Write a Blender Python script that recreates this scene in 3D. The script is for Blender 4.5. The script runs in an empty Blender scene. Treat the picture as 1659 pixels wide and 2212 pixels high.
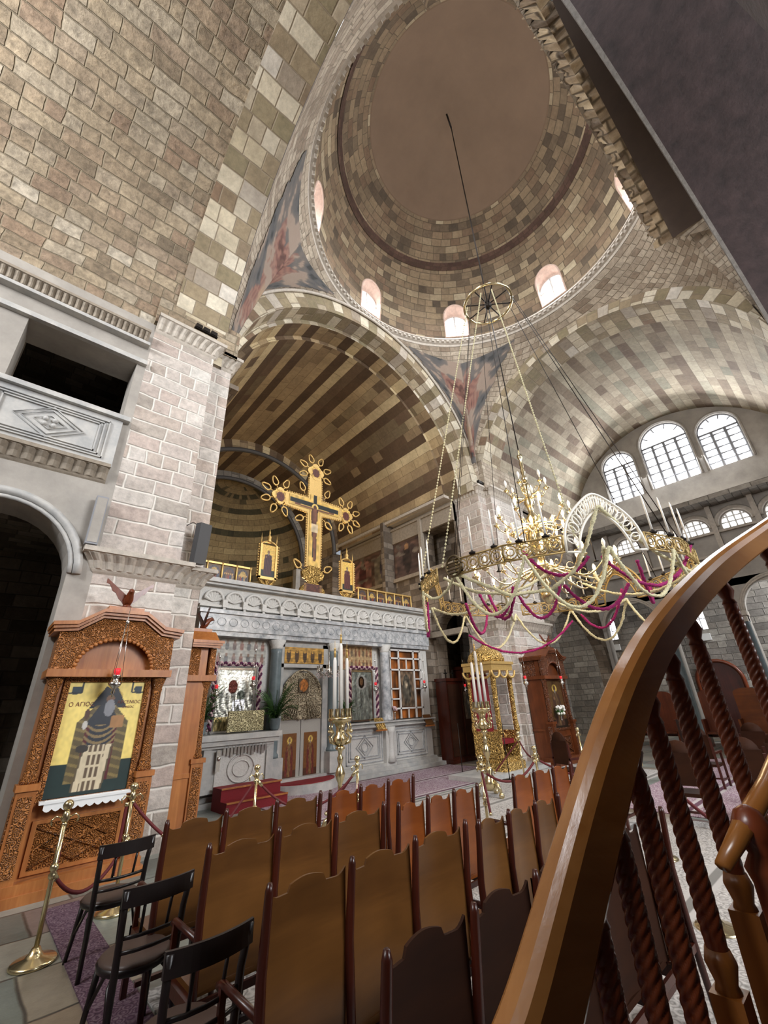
import bpy, math, random
from mathutils import Vector, Matrix, noise
from mathutils.geometry import delaunay_2d_cdt
random.seed(7)
PI=math.pi; sc=bpy.context.scene; COL=sc.collection
sin,cos=math.sin,math.cos
def lin(c):
    return tuple((x/12.92 if x<=.04045 else ((x+.055)/1.055)**2.4) for x in c)
def hx(s): return tuple(int(s[i:i+2],16)/255 for i in (0,2,4))
def L(s): return lin(hx(s))
# ---------------------------------------------------------------- mesh builder
class MB:
    def __init__(s): s.v=[];s.f=[];s.sm=[];s.uv={};s.col=None
    def add(s,vs,fs,sm=False,M=None,uv=None):
        b=len(s.v)
        s.v.extend([tuple(M@Vector(p)) if M is not None else tuple(p) for p in vs])
        for i,f in enumerate(fs):
            s.f.append(tuple(b+j for j in f)); s.sm.append(sm)
            if uv is not None: s.uv[len(s.f)-1]=[uv[j] for j in f]
        return s
    def box(s,x0,x1,y0,y1,z0,z1,M=None):
        v=[(x0,y0,z0),(x1,y0,z0),(x1,y1,z0),(x0,y1,z0),(x0,y0,z1),(x1,y0,z1),(x1,y1,z1),(x0,y1,z1)]
        return s.add(v,[(0,3,2,1),(4,5,6,7),(0,1,5,4),(1,2,6,5),(2,3,7,6),(3,0,4,7)],False,M)
    def lathe(s,prof,n=16,M=None,sm=True,a0=0,a1=2*PI,cap=True):
        full=abs(a1-a0-2*PI)<1e-6; k=n if full else n+1; v=[];f=[]
        for r,z in prof:
            for i in range(k):
                a=a0+(a1-a0)*i/n; v.append((r*cos(a),r*sin(a),z))
        for j in range(len(prof)-1):
            for i in range(n):
                i2=(i+1)%k; f.append((j*k+i,j*k+i2,(j+1)*k+i2,(j+1)*k+i))
        if full and cap:
            if prof[0][0]>1e-5: f.append(tuple(range(k-1,-1,-1)))
            if prof[-1][0]>1e-5: f.append(tuple((len(prof)-1)*k+i for i in range(k)))
        return s.add(v,f,sm,M)
    def tube(s,pts,r,n=8,caps=True,M=None,sm=True,squash=None):
        pts=[Vector(p) for p in pts]; m=len(pts); rr=r if isinstance(r,(list,tuple)) else [r]*m
        v=[];f=[]; up=None
        for i,p in enumerate(pts):
            t=(pts[min(i+1,m-1)]-pts[max(i-1,0)])
            if t.length<1e-9: t=Vector((0,0,1))
            t.normalize()
            if up is None: up=Vector((0,0,1)) if abs(t.z)<.9 else Vector((1,0,0))
            a=t.cross(up)
            if a.length<1e-4: a=t.cross(Vector((1,.3,0)))
            a.normalize(); b=a.cross(t).normalized(); up=b
            for k in range(n):
                an=2*PI*k/n; v.append(p+a*(rr[i]*cos(an)*(squash or 1))+b*(rr[i]*sin(an)))
        for i in range(m-1):
            for k in range(n): f.append((i*n+k,i*n+(k+1)%n,(i+1)*n+(k+1)%n,(i+1)*n+k))
        if caps: f.append(tuple(range(n-1,-1,-1))); f.append(tuple((m-1)*n+k for k in range(n)))
        return s.add(v,f,sm,M)
    def ball(s,c,r,n=10,M=None,sz=1):
        prof=[(max(r*sin(PI*i/(n//2+2)),1e-6),-r*sz*cos(PI*i/(n//2+2))) for i in range(n//2+3)]
        T=Matrix.Translation(c)
        return s.lathe(prof,n,(M@T) if M is not None else T)
    def prism(s,poly,d0,d1,plane='xz',M=None,sm=False):
        # poly 2D points; extruded along the missing axis
        def P(a,b,d): return {'xz':(a,d,b),'yz':(d,a,b),'xy':(a,b,d)}[plane]
        n=len(poly); v=[P(a,b,d0) for a,b in poly]+[P(a,b,d1) for a,b in poly]
        f=[tuple(range(n)),tuple(range(2*n-1,n-1,-1))]+[(i,(i+1)%n,n+(i+1)%n,n+i) for i in range(n)]
        return s.add(v,f,sm,M)
    def grid(s,P,sm=True,uv=None,flip=False):
        # P rows x cols of points
        R=len(P);C=len(P[0]); v=[p for r in P for p in r]; f=[]
        for i in range(R-1):
            for j in range(C-1):
                q=(i*C+j,i*C+j+1,(i+1)*C+j+1,(i+1)*C+j); f.append(q[::-1] if flip else q)
        return s.add(v,f,sm,None,[u for r in uv for u in r] if uv else None)
    def build(s,name,mat,parent=None,at=None,rot=None):
        me=bpy.data.meshes.new(name); me.from_pydata(s.v,[],s.f); me.polygons.foreach_set('use_smooth',s.sm)
        ul=me.uv_layers.new(name='UVMap'); dat=[0.0]*(2*len(me.loops)); k=0
        V=s.v
        for pi,f in enumerate(s.f):
            e=s.uv.get(pi)
            if e is None:
                a,b,c=Vector(V[f[0]]),Vector(V[f[1]]),Vector(V[f[2]]); nn=(b-a).cross(c-a)
                ax=max(range(3),key=lambda i:abs(nn[i])); ix=((1,2),(0,2),(0,1))[ax]
                e=[(V[j][ix[0]],V[j][ix[1]]) for j in f]
            for u in e: dat[k]=u[0];dat[k+1]=u[1];k+=2
        ul.data.foreach_set('uv',dat)
        if s.col:
            ca=me.color_attributes.new('col','FLOAT_COLOR','POINT'); fl=[]
            for c in s.col: fl.extend((*c,1.))
            ca.data.foreach_set('color',fl)
        me.materials.append(mat); me.update()
        o=bpy.data.objects.new(name,me); COL.objects.link(o)
        if parent is not None: o.parent=parent
        if at is not None: o.location=at
        if rot is not None: o.rotation_euler=rot
        return o
def tag(o,label=None,cat=None,group=None,kind=None):
    if label: o['label']=label
    if cat: o['category']=cat
    if group: o['group']=group
    if kind: o['kind']=kind
    return o
def thing(name,label,cat,loc=(0,0,0),rz=0,group=None):
    o=bpy.data.objects.new(name,None); COL.objects.link(o); o.location=loc; o.rotation_euler=(0,0,rz)
    o.empty_display_size=.1
    return tag(o,label,cat,group)
def struct(mb,name,mat): return tag(mb.build(name,mat),kind='structure')
def copytree(o,parent=None):
    c=o.copy(); COL.objects.link(c)
    if parent is not None: c.parent=parent
    for ch in list(KIDS(o)): copytree(ch,c)
    return c
def KIDS(o): return [x for x in sc.objects if x.parent==o]
def dup(o,loc,rz=None,label=None,group=None,scale=None):
    c=copytree(o); c.location=loc
    if rz is not None: c.rotation_euler=(0,0,rz)
    if label: c['label']=label
    if group: c['group']=group
    if scale: c.scale=scale
    return c
# ---------------------------------------------------------------- materials
class NT:
    def __init__(s,name):
        s.m=bpy.data.materials.new(name); s.m.use_nodes=True; s.t=s.m.node_tree; s.t.nodes.clear()
        s.out=s.n('ShaderNodeOutputMaterial'); s.b=s.n('ShaderNodeBsdfPrincipled'); s.l(s.b.outputs[0],s.out.inputs[0])
    def n(s,t,**k):
        x=s.t.nodes.new(t)
        for a,b in k.items(): setattr(x,a,b)
        return x
    def l(s,a,b): s.t.links.new(a,b)
    def put(s,inp,v):
        if hasattr(v,'is_output'): s.l(v,inp)
        else: inp.default_value=v
    def m_(s,op,*a):
        x=s.n('ShaderNodeMath',operation=op)
        for i,v in enumerate(a): s.put(x.inputs[i],v)
        return x.outputs[0]
    def xyz(s,v):
        x=s.n('ShaderNodeSeparateXYZ'); s.l(v,x.inputs[0]); return x.outputs
    def comb(s,*a):
        x=s.n('ShaderNodeCombineXYZ')
        for i,v in enumerate(a): s.put(x.inputs[i],v)
        return x.outputs[0]
    def uv(s): return s.n('ShaderNodeTexCoord').outputs['UV']
    def obj(s): return s.n('ShaderNodeTexCoord').outputs['Object']
    def noise(s,vec,scale,det=4,rough=.6,dist=0):
        x=s.n('ShaderNodeTexNoise'); s.l(vec,x.inputs['Vector']); x.inputs['Scale'].default_value=scale
        x.inputs['Detail'].default_value=det; x.inputs['Roughness'].default_value=rough; x.inputs['Distortion'].default_value=dist; return x.outputs[0]
    def voro(s,vec,scale,feat='F1'):
        x=s.n('ShaderNodeTexVoronoi',feature=feat); s.l(vec,x.inputs['Vector']); x.inputs['Scale'].default_value=scale; return x.outputs['Distance']
    def white(s,vec):
        x=s.n('ShaderNodeTexWhiteNoise',noise_dimensions='3D'); s.l(vec,x.inputs['Vector']); return x.outputs['Value']
    def ramp(s,fac,stops,interp='LINEAR'):
        x=s.n('ShaderNodeValToRGB'); cr=x.color_ramp; cr.interpolation=interp
        while len(cr.elements)<len(stops): cr.elements.new(.5)
        for e,(p,c) in zip(cr.elements,stops): e.position=p; e.color=(*c,1) if len(c)==3 else c
        s.put(x.inputs[0],fac); return x.outputs[0]
    def mix(s,f,a,b,mode='MIX'):
        x=s.n('ShaderNodeMix',data_type='RGBA',blend_type=mode); s.put(x.inputs[0],f)
        for i,v in ((6,a),(7,b)):
            if hasattr(v,'is_output'): s.l(v,x.inputs[i])
            else: x.inputs[i].default_value=(*v,1)
        return x.outputs[2]
    def rng(s,v,a,b,c,d):
        x=s.n('ShaderNodeMapRange'); s.put(x.inputs[0],v)
        for i,q in enumerate((a,b,c,d)): x.inputs[i+1].default_value=q
        return x.outputs[0]
    def bump(s,h,strength=.5,dist=.02):
        x=s.n('ShaderNodeBump'); x.inputs['Strength'].default_value=strength; x.inputs['Distance'].default_value=dist
        s.l(h,x.inputs['Height']); s.l(x.outputs[0],s.b.inputs['Normal']); return x
    def done(s,col=None,rough=.8,metal=0,**k):
        if col is not None:
            if hasattr(col,'is_output'): s.l(col,s.b.inputs['Base Color'])
            else: s.b.inputs['Base Color'].default_value=(*col,1)
        s.put(s.b.inputs['Roughness'],rough); s.b.inputs['Metallic'].default_value=metal
        for a,v in k.items(): s.b.inputs[a.replace('_',' ')].default_value=v
        return s.m
def mstone(name,w,h,pal,rw=0.,mort=(.3,.28,.25),mw=.012,bmp=.5,rough=.85,var=.35,wob=.03,vmin=.65,seed=0.,swap=False):
    t=NT(name); uv=t.uv()
    nz=t.n('ShaderNodeTexNoise'); t.l(uv,nz.inputs['Vector']); nz.inputs['Scale'].default_value=1.3; nz.inputs['Detail'].default_value=3
    off=t.n('ShaderNodeVectorMath',operation='MULTIPLY_ADD'); t.l(nz.outputs['Color'],off.inputs[0]); off.inputs[1].default_value=(wob*2,wob*2,0); t.l(uv,off.inputs[2])
    X,Y,_=t.xyz(off.outputs[0])
    if swap: X,Y=Y,X
    r=t.m_('DIVIDE',Y,h); row=t.m_('FLOOR',r); fr=t.m_('SUBTRACT',r,row)
    rrow=t.white(t.comb(row,seed,3.3)); w2=t.m_('MULTIPLY',t.rng(rrow,0,1,vmin,1.35),w)
    c=t.m_('ADD',t.m_('DIVIDE',X,w2),t.m_('MULTIPLY',rrow,17.3)); col=t.m_('FLOOR',c); fc=t.m_('SUBTRACT',c,col)
    rc=t.white(t.comb(row,col,seed+1.7)); rowc=t.white(t.comb(row,seed+9.1,1.1))
    v=t.m_('ADD',t.m_('MULTIPLY',rc,1-rw),t.m_('MULTIPLY',rowc,rw))
    base=t.ramp(v,pal)
    ob=t.obj(); n1=t.noise(ob,9,6,.65); n2=t.noise(ob,1.1,3,.6)
    base=t.mix(1.,base,t.ramp(n1,[(.25,(1-var,)*3),(.75,(1+var*.35,)*3)]),'MULTIPLY')
    base=t.mix(1.,base,t.ramp(n2,[(.3,(.78,.77,.76)),(.7,(1.12,1.12,1.12))]),'MULTIPLY')
    e1=t.m_('MULTIPLY',t.m_('MINIMUM',fr,t.m_('SUBTRACT',1.,fr)),h); e2=t.m_('MULTIPLY',t.m_('MINIMUM',fc,t.m_('SUBTRACT',1.,fc)),w2)
    e=t.m_('MINIMUM',e1,e2); mk=t.rng(e,mw*.4,mw*1.6,0,1)
    colr=t.mix(mk,mort,base)
    hgt=t.m_('ADD',t.m_('MULTIPLY',mk,.6),t.m_('MULTIPLY',n1,.7)); t.bump(hgt,bmp,.03)
    return t.done(colr,rough)
def mplain(name,c,rough=.6,metal=0,nz=0.,sc_=8,bmp=0.,c2=None,**k):
    t=NT(name); col=c
    if nz or bmp or c2:
        n=t.noise(t.obj(),sc_,6,.65)
        if c2 is not None: col=t.ramp(n,[(.3,c),(.7,c2)])
        elif nz: col=t.ramp(n,[(.25,tuple(x*(1-nz) for x in c)),(.75,tuple(min(1,x*(1+nz)) for x in c))])
        if bmp: t.bump(n,bmp,.02)
    return t.done(col,rough,metal,**k)
def mcarved(name,c,dark,scale=22,rough=.35,bmp=1.,metal=0.):
    t=NT(name); o=t.obj(); d=t.n('ShaderNodeVectorMath',operation='MULTIPLY_ADD')
    nz=t.n('ShaderNodeTexNoise'); t.l(o,nz.inputs['Vector']); nz.inputs['Scale'].default_value=scale*.35
    t.l(nz.outputs['Color'],d.inputs[0]); d.inputs[1].default_value=(.09,.09,.09); t.l(o,d.inputs[2])
    v=t.voro(d.outputs[0],scale); s=t.m_('ABSOLUTE',t.m_('SINE',t.m_('MULTIPLY',v,9.)))
    t.bump(s,bmp,.025); return t.done(t.ramp(s,[(.1,dark),(.5,c)]),rough,metal)  # groove shade painted into the colour together with the bump
def mwood(name,c,c2,rough=.3,axis=2,scale=1.,gr=14,**k):
    t=NT(name); o=t.obj(); mp=t.n('ShaderNodeMapping'); t.l(o,mp.inputs[0]); s=[gr,gr,gr]; s[axis]=gr*.08; mp.inputs['Scale'].default_value=s
    n=t.noise(mp.outputs[0],scale,6,.6,.6); n2=t.noise(o,3,2,.5)
    col=t.mix(1.,t.ramp(n,[(.3,c),(.7,c2)]),t.ramp(n2,[(.3,(.8,.8,.8)),(.7,(1.1,1.1,1.1))]),'MULTIPLY')
    t.bump(n,.12,.01); return t.done(col,rough,0,**k)
def memit(name,c,s):
    t=NT(name); t.b.inputs['Emission Color'].default_value=(*c,1); t.b.inputs['Emission Strength'].default_value=s
    return t.done(c,.5)
def mattr(name,rough=.6,metal=0.,bmp=0.,bs=30):
    t=NT(name); a=t.n('ShaderNodeAttribute',attribute_name='col')
    if bmp: t.bump(t.noise(t.obj(),bs,5,.6),bmp,.02)
    return t.done(a.outputs['Color'],rough,metal)
S_='STONE'
P_LT=[(.0,L('b3aaa0')),(.25,L('c8b8ac')),(.5,L('d2cac2')),(.75,L('c2b0a6')),(1.,L('dedad2'))]
P_UL=[(.0,L('7c6e5c')),(.2,L('a08e76')),(.4,L('b5a48a')),(.6,L('9a826c')),(.8,L('b0a28c')),(.93,L('bcae98')),(1.,L('ded6c6'))]
P_VB=[(.0,L('54422f')),(.30,L('5f4a35')),(.36,L('a48d6c')),(.5,L('b8a17a')),(.56,L('6b5440')),(.66,L('78684e')),(.72,L('bba681')),(1.,L('d6c39a'))]
P_VS=[(.0,L('6b574a')),(.3,L('80705e')),(.42,L('a39682')),(.6,L('b5a993')),(.7,L('8b8674')),(1.,L('ccc0aa'))]
P_DM=[(.0,L('4e4438')),(.25,L('6e5f4d')),(.5,L('9a876c')),(.7,L('7a6450')),(.85,L('a8987c')),(1.,L('beb094'))]
P_AR=[(.0,L('7d5c4c')),(.25,L('8f8468')),(.42,L('9b8a70')),(.5,L('ddd4c0')),(.7,L('c6b89c')),(.78,L('8a7862')),(1.,L('f2ece0'))]
M={}
M['pier']=mstone('pier masonry',.8,.3,P_LT,0.,L('e2dcd2'),.017,1.1,.9,.38,.06,.35)
M['upleft']=mstone('rough wall masonry',.6,.27,P_UL,.15,L('93866f'),.010,1.3,.9,.6,.07,.4)
M['arch']=mstone('arch voussoirs',.5,.38,P_AR,.6,L('8a7c68'),.012,.6,.88,.3,.02)
M['vaultN']=mstone('banded vault masonry',.8,.40,P_VB,.88,L('5e4e36'),.006,.4,.9,.25,.008)
M['vaultS']=mstone('tan vault masonry',.7,.34,P_VS,.72,L('84786a'),.006,.5,.9,.3,.012)
M['dome']=mstone('dome masonry',.5,.27,P_DM,.25,L('5c5040'),.01,.6,.9,.3,.02)
M['pend']=mstone('pendentive masonry',.35,.18,[(0,L('a39482')),(.5,L('c4b7a4')),(1,L('8f7e6c'))],0,L('8f8372'),.01,.9,.9,.4,.05)
M['plas']=mplain('brown dome plaster',L('7d6855'),.85,0,.12,.7)
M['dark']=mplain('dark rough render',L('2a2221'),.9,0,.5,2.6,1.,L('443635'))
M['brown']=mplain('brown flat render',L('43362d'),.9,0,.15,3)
M['grayw']=mplain('grey plaster wall',L('a39d95'),.85,0,.25,1.5,.4)
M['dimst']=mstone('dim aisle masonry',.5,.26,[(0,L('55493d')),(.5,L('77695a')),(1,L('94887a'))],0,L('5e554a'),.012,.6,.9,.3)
M['aisle']=mstone('grey aisle masonry',.6,.28,[(0,L('7d7872')),(.4,L('a09a92')),(.7,L('8c857c')),(1,L('b8b3aa'))],0,L('6c6862'),.012,.8,.9,.35,.05,.5)  # paler copy of the dim masonry; brightness put into the colour
M['marble']=mplain('white grey marble',L('c9c6c0'),.45,0,0,3,.15,L('9fa0a0'))
M['marbw']=mplain('pale carved marble',L('cfcdc8'),.5,0,.12,30,.5)
M['marbg']=mplain('blue grey marble',L('6e7a7e'),.3,0,.25,4)
M['marbp']=mplain('veined pale marble',L('d6d6d6'),.3,0,0,6,0,L('7c8288'))
M['corn']=mplain('carved cornice stone',L('b9b0a4'),.8,0,.2,10,.4)
M['cornd']=mplain('weathered cornice stone',L('94897a'),.85,0,.25,10,.5)
M['wood']=mwood('oiled light wood',L('9a5a2b'),L('b87840'),.35)
M['carve']=mcarved('carved light wood',L('b5743c'),L('5a2e12'))
M['pew']=mwood('varnished pew plywood',L('543417'),L('744c24'),.28,0,1.,5)
M['pewr']=mwood('reddish varnished plywood',L('6e3715'),L('8d4c20'),.25,0,1.,5)
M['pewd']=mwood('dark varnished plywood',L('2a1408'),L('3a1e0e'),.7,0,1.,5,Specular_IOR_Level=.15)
M['post']=mwood('dark mahogany posts',L('30120a'),L('4a1d10'),.3)
M['rail']=mwood('glossy honey handrail wood',L('8a5524'),L('a87440'),.24,0,.7,9)
M['red']=mwood('red brown turned wood',L('5e2a16'),L('7c3c20'),.3)
M['black']=mplain('near black bentwood',(.012,.008,.007),.35)
M['brass']=mplain('polished brass',L('dccba0'),.22,.95)
M['silv']=mplain('polished silver metal',L('d9d6d0'),.2,1.)
M['gold']=mplain('gilded wood',L('dcb873'),.42,.55,.12,20,.2)
M['goldc']=mcarved('gilded carving',L('d4ae66'),L('4c3312'),9,.4,1.,.6)
M['ant']=mplain('dark bronze openwork',L('5e5038'),.45,.6)
M['bandb']=mplain('gilded openwork band',L('a88f5c'),.5,.5)
M['white']=mplain('white enamelled openwork',L('e6e0d2'),.4,.1)
M['iron']=mplain('dark iron',L('2a2420'),.5,.7)
M['velv']=mplain('crimson velvet',L('7a0f1a'),.75,0,.2,40,.2)
M['rope']=mplain('deep red rope velvet',L('5a1014'),.7)
M['mag']=mplain('magenta flower garland',L('a01866'),.8,0,.5,60,1.)
M['cream']=mplain('cream flower garland',L('e4d6ae'),.85,0,.4,60,1.)
M['wax']=mplain('white candle wax',L('f2efe8'),.4,0,**{'Subsurface_Weight':0.})
M['green']=mplain('fern green leaves',L('3d6428'),.6,0,.4,20)
M['wood_shaded']=mwood('red brown stand wood',L('5c2e16'),L('7a4222'),.35)  # darker copy of the light stand wood; shade put into its colour
M['carved']=mcarved('shaded stand carving',L('74401f'),L('321608'),14)  # same carving darkened, with the shade put into its colour
M['pane']=memit('daylight window glass',(.93,.96,1.),4.5)
M['pane2']=memit('bright small window glass',(.95,.97,1.),4.)
M['bulb']=memit('warm bulb glass',(1.,.62,.24),16.)
M['redgl']=memit('red lamp glass',(.7,.02,.03),.5)
M['mull']=mplain('grey window tracery',L('8e8f94'),.6)
M['mullw']=mplain('white painted window bars',L('d8d6d2'),.5)
M['pink']=mplain('pink brick reveal',L('cbb2a4'),.8,0,.2,8)
M['void']=mplain('black doorway darkness',(.004,.004,.004),.9)  # flat black standing in for the darkness of the aisle doorway
M['paint']=mattr('egg tempera painting',.45)
M['fres']=mattr('flaking fresco',.9,0,.4,12)
M['speak']=mplain('charcoal speaker cabinet',L('3a3b3e'),.5)
M['paper']=mplain('white paper',L('e6e6e4'),.7)
# ================================================================ SETTING
def inpoly(p,poly):
    x,y=p; r=False; j=len(poly)-1
    for i in range(len(poly)):
        a,b=poly[i],poly[j]
        if (a[1]>y)!=(b[1]>y) and x<(b[0]-a[0])*(y-a[1])/(b[1]-a[1])+a[0]: r=not r
        j=i
    return r
def holed(outline,holes,extra=()):
    vs=[];es=[]
    for lp in [outline]+holes:
        b=len(vs); vs+= [Vector(p) for p in lp]; es+=[(b+i,b+(i+1)%len(lp)) for i in range(len(lp))]
    vs+=[Vector(p) for p in extra if inpoly(p,outline) and not any(inpoly(p,h) for h in holes)]
    r=delaunay_2d_cdt(vs,es,[],0,1e-5); V=[tuple(v) for v in r[0]]; F=[]
    for f in r[2]:
        c=(sum(V[i][0] for i in f)/len(f),sum(V[i][1] for i in f)/len(f))
        if inpoly(c,outline) and not any(inpoly(c,h) for h in holes): F.append(tuple(f))
    return V,F
def archo(x0,x1,z0,zs,n=14,k=1.):
    r=(x1-x0)/2; c=(x0+x1)/2
    return [(x0,z0),(x1,z0)]+[(c+r*cos(PI*i/n),zs+k*r*sin(PI*i/n)) for i in range(n+1)]
def wallh(name,fm,outline,holes,mat,dv,rmat=None,noback=True):
    m=MB(); V,F=holed(outline,holes)
    m.add([fm(u,v) for u,v in V],F,False,None,V)
    if dv is not None:
        d=Vector(dv)
        for h in holes:
            n=len(h); acc=0
            for i in range(n):
                a,b=h[i],h[(i+1)%n]; l=math.hypot(b[0]-a[0],b[1]-a[1]); A=Vector(fm(*a));B=Vector(fm(*b))
                m.add([A,B,B+d,A+d],[(0,1,2,3)],n>8,None,[(0,acc),(0,acc+l),(d.length,acc+l),(d.length,acc)]); acc+=l
    return struct(m,name,mat)
def arcp(c,zc,R,n=48,a0=PI,a1=0): return [(c+R*cos(a0+(a1-a0)*i/n),zc+R*sin(a0+(a1-a0)*i/n)) for i in range(n+1)]
def strip(m,A,B,v0=0,u0=0,nu=1,sm=True):
    # surface between two 3d curves; u across, v along the curve
    P=[];U=[];acc=v0
    for i in range(len(A)):
        a=Vector(A[i]);b=Vector(B[i])
        if i: acc+=(a-Vector(A[i-1])).length
        P.append([a.lerp(b,k/nu) for k in range(nu+1)]); U.append([(u0+(b-a).length*k/nu,acc) for k in range(nu+1)])
    m.grid(P,sm,U); return m
def cornice(m,path,z0,z1,out,flute=.12,depth=.03,closed=False,rev=False):
    # path in xy; fluted cove growing outwards to the left of travel; profile rows
    n=len(path); pts=[Vector(p) for p in path]
    rows=[(0,0,0),(.08,.12,0),(.16,.2,0),(.2,.22,1),(.5,.4,1),(.74,.78,1),(.78,.85,0),(.8,1.,0),(1.,1.,0),(1.,0,0)]
    def offs(o):
        r=[]
        for i,p in enumerate(pts):
            ns=[]
            if i>0 or closed: d=(p-pts[i-1]).normalized(); ns.append(Vector((-d.y,d.x)))
            if i<n-1 or closed: d=(pts[(i+1)%n]-p).normalized(); ns.append(Vector((-d.y,d.x)))
            if len(ns)==2: b=(ns[0]+ns[1]).normalized(); r.append(p+b*(o/max(.3,b.dot(ns[0]))))
            else: r.append(p+ns[0]*o)
        return r
    seg=[(i,(i+1)%n) for i in range(n if closed else n-1)]
    P=[];
    for (fz,fo,fl) in rows:
        O=offs(out*fo); O2=offs(out*fo+depth) ; row=[]
        for a,b in seg:
            Ln=(pts[b]-pts[a]).length; N=max(1,int(Ln/(flute/4)))
            for k in range(N+(1 if (a,b)==seg[-1] else 0)):
                t=k/N; p=O[a].lerp(O[b],t)
                if fl and out>.1:
                    s=abs(sin(PI*t*Ln/flute)); d=(pts[b]-pts[a]).normalized(); p=p+Vector((-d.y,d.x))*depth*(s-.5)*2
                row.append((p.x,p.y,z0+(z1-z0)*fz))
        P.append(row)
    m.grid(P,False); return m
ZS=9.4; CX,CY=7.6,3.5
# floor and rugs
m=MB(); m.box(-9,27,-13,22,-.2,0); t=NT('worn marble paving'); u=t.uv()
struct(m,'floor',mstone('worn marble paving',1.1,.8,[(0,L('5d6560')),(.3,L('8b9189')),(.55,L('8a7a66')),(.8,L('9aa09a')),(1,L('6a4f4a'))],0,L('3c3a36'),.012,.2,.35,.25,.04))
# ---------------- domes and vaults
def dome():
    a,b,z0=4.93,6.1,15.2; K=5.5
    def P(u,v): ph=v/K; th=u/a; return (CX+a*cos(ph)*cos(th),CY+a*cos(ph)*sin(th),z0+b*sin(ph))
    W=2*PI*a; vm=math.radians(51.7)*K; ang=[-135,-90,-45,0,45,90,135]; s0=-PI*a*.875-.2
    holes=[archo(math.radians(x)*a-.48,math.radians(x)*a+.48,.22,1.2) for x in ang+[-180+360]]
    lo=-157.5/180*PI*a; hi=lo+W
    nx=96; out=[(lo+W*i/nx,0) for i in range(nx+1)]+[(hi-W*i/nx,vm) for i in range(nx+1)]
    ex=[(lo+W*(i+.5*(j%2))/72,vm*j/11) for i in range(1,72) for j in range(1,11)]
    V,F=holed(out,holes,ex); m=MB(); m.add([P(*p) for p in V],F,True,None,V); struct(m,'ceiling_dome',M['dome'])
    m=MB(); R=[[P(2*PI*a*i/64,vm+(PI/2*K-vm)*j/14*.999) for i in range(65)] for j in range(15)]
    # slight step where the plaster starts
    m.grid(R); m.lathe([(3.02,20.0),(3.1,19.98),(3.1,20.06)],64,Matrix.Translation((CX,CY,0)),cap=False); struct(m,'ceiling_dome_cap',M['plas'])
    m=MB(); Rr=[[P(2*PI*a*i/64,v) for i in range(65)] for v in (vm*.62,vm*.68)]
    for i,r in enumerate(Rr): Rr[i]=[(CX+(x-CX)*.992,CY+(y-CY)*.992,z) for x,y,z in r]
    m.grid(Rr); struct(m,'trim_dome_band',mstone('brown brick band',.3,.2,[(0,L('4a342a')),(1,L('5e463a'))],0,L('4a3a2c'),.008,.5))
    for k,x in enumerate(ang+[180]):
        th=math.radians(x); d=Vector((cos(th),sin(th),0)); tt=Vector((-sin(th),cos(th),0)); o=archo(th*a-.48,th*a+.48,.22,1.2)
        A=[Vector(P(*p)) for p in o]; B=[]
        for (u,v),q in zip(o,A):
            ta=u/a-th; B.append(Vector((CX,CY,0))+d*5.3+tt*((u-th*a)*1.0)+Vector((0,0,15.32+(v-.22)*.98)))
        m=MB(); n=len(A); m.add(A+B,[(i,(i+1)%n,n+(i+1)%n,n+i) for i in range(n)],False)
        A2=[q+((q-Vector((CX,CY,0))-d*(q-Vector((CX,CY,0))).dot(d)-Vector((0,0,16.2))).normalized()*.06)-d*.03 for q in A]
        m.tube(A+[A[0]],.035,5); m.v[-0:]; 
        struct(m,'window_%d'%(k+20),M['pink'])
        m=MB(); c=Vector((CX,CY,0))+d*5.14
        def q_(s,z): return c+tt*s+Vector((0,0,z))
        out=[(s-0.0,z) for s,z in archo(-.5,.5,15.3,16.25)]
        m.add([q_(s,z) for s,z in out],[tuple(range(len(out)))]); struct(m,'window_%d'%(k+30),M['pane2'])
        m=MB(); c=c-d*.05
        for s in (-.5,0,.5): m.tube([q_(s,15.3),q_(s,16.75 if s==0 else 16.25)],.035,4)
        for z in (15.35,15.8,16.25): m.tube([q_(-.5,z),q_(.5,z)],.035,4)
        m.tube([q_(.5*cos(PI*i/12),16.25+.5*sin(PI*i/12)) for i in range(13)],.03,4); struct(m,'trim_%d'%(k+30),M['mullw'])
dome()
m=MB(); m.lathe([(4.93,15.32),(4.84,15.3),(4.8,15.2),(4.86,15.18),(4.88,15.08),(4.95,15.06),(4.97,14.98),(5.05,14.95)],120,Matrix.Translation((CX,CY,0)),False,cap=False)
for i in range(150):
    a=2*PI*i/150; m.box(4.8,4.9,-.05,.05,15.09,15.17,Matrix.Translation((CX,CY,0))@Matrix.Rotation(a,4,'Z'))
struct(m,'trim_dome_ring',M['corn'])
# arch edge curves of the crossing
def ySk(x): return -.32-.103*(x-4.81)
def xSk(y): return 1.75+.085*y
nN=48
N_o=[(x,8.3,z) for x,z in arcp(CX,9.4,5.55,nN)]; N_i=[(x,8.3,z) for x,z in arcp(CX,9.4,4.95,nN)]
E_o=[(13.1,y,z) for y,z in arcp(CY,9.4,5.1,nN,0,PI)]
def Spt(R,a,dy): x=CX+.25+R*cos(a); return (x,ySk(x)+dy,9.4+R*sin(a))
S_o=[]
for i in range(nN+1):
    a=PI*i/nN; dg_=math.degrees(a); k=1/(1+math.exp(-(dg_-48)*.9)); S_o.append(Spt(5.0+.3*k,a,(max(.05,.8-.6*(dg_-49)/80)+.42)*k*(1 if dg_<140 else max(0,(165-dg_)/25))+.02))
W_o=[(xSk(y)+.03,y,z) for y,z in arcp(3.8,9.4,4.42,nN,PI,0)]
ring=lambda a:(CX+4.97*cos(a),CY+4.97*sin(a),14.97)
P_=[[],[],[],[],[],[],[]];U=[[] for _ in P_]
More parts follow.
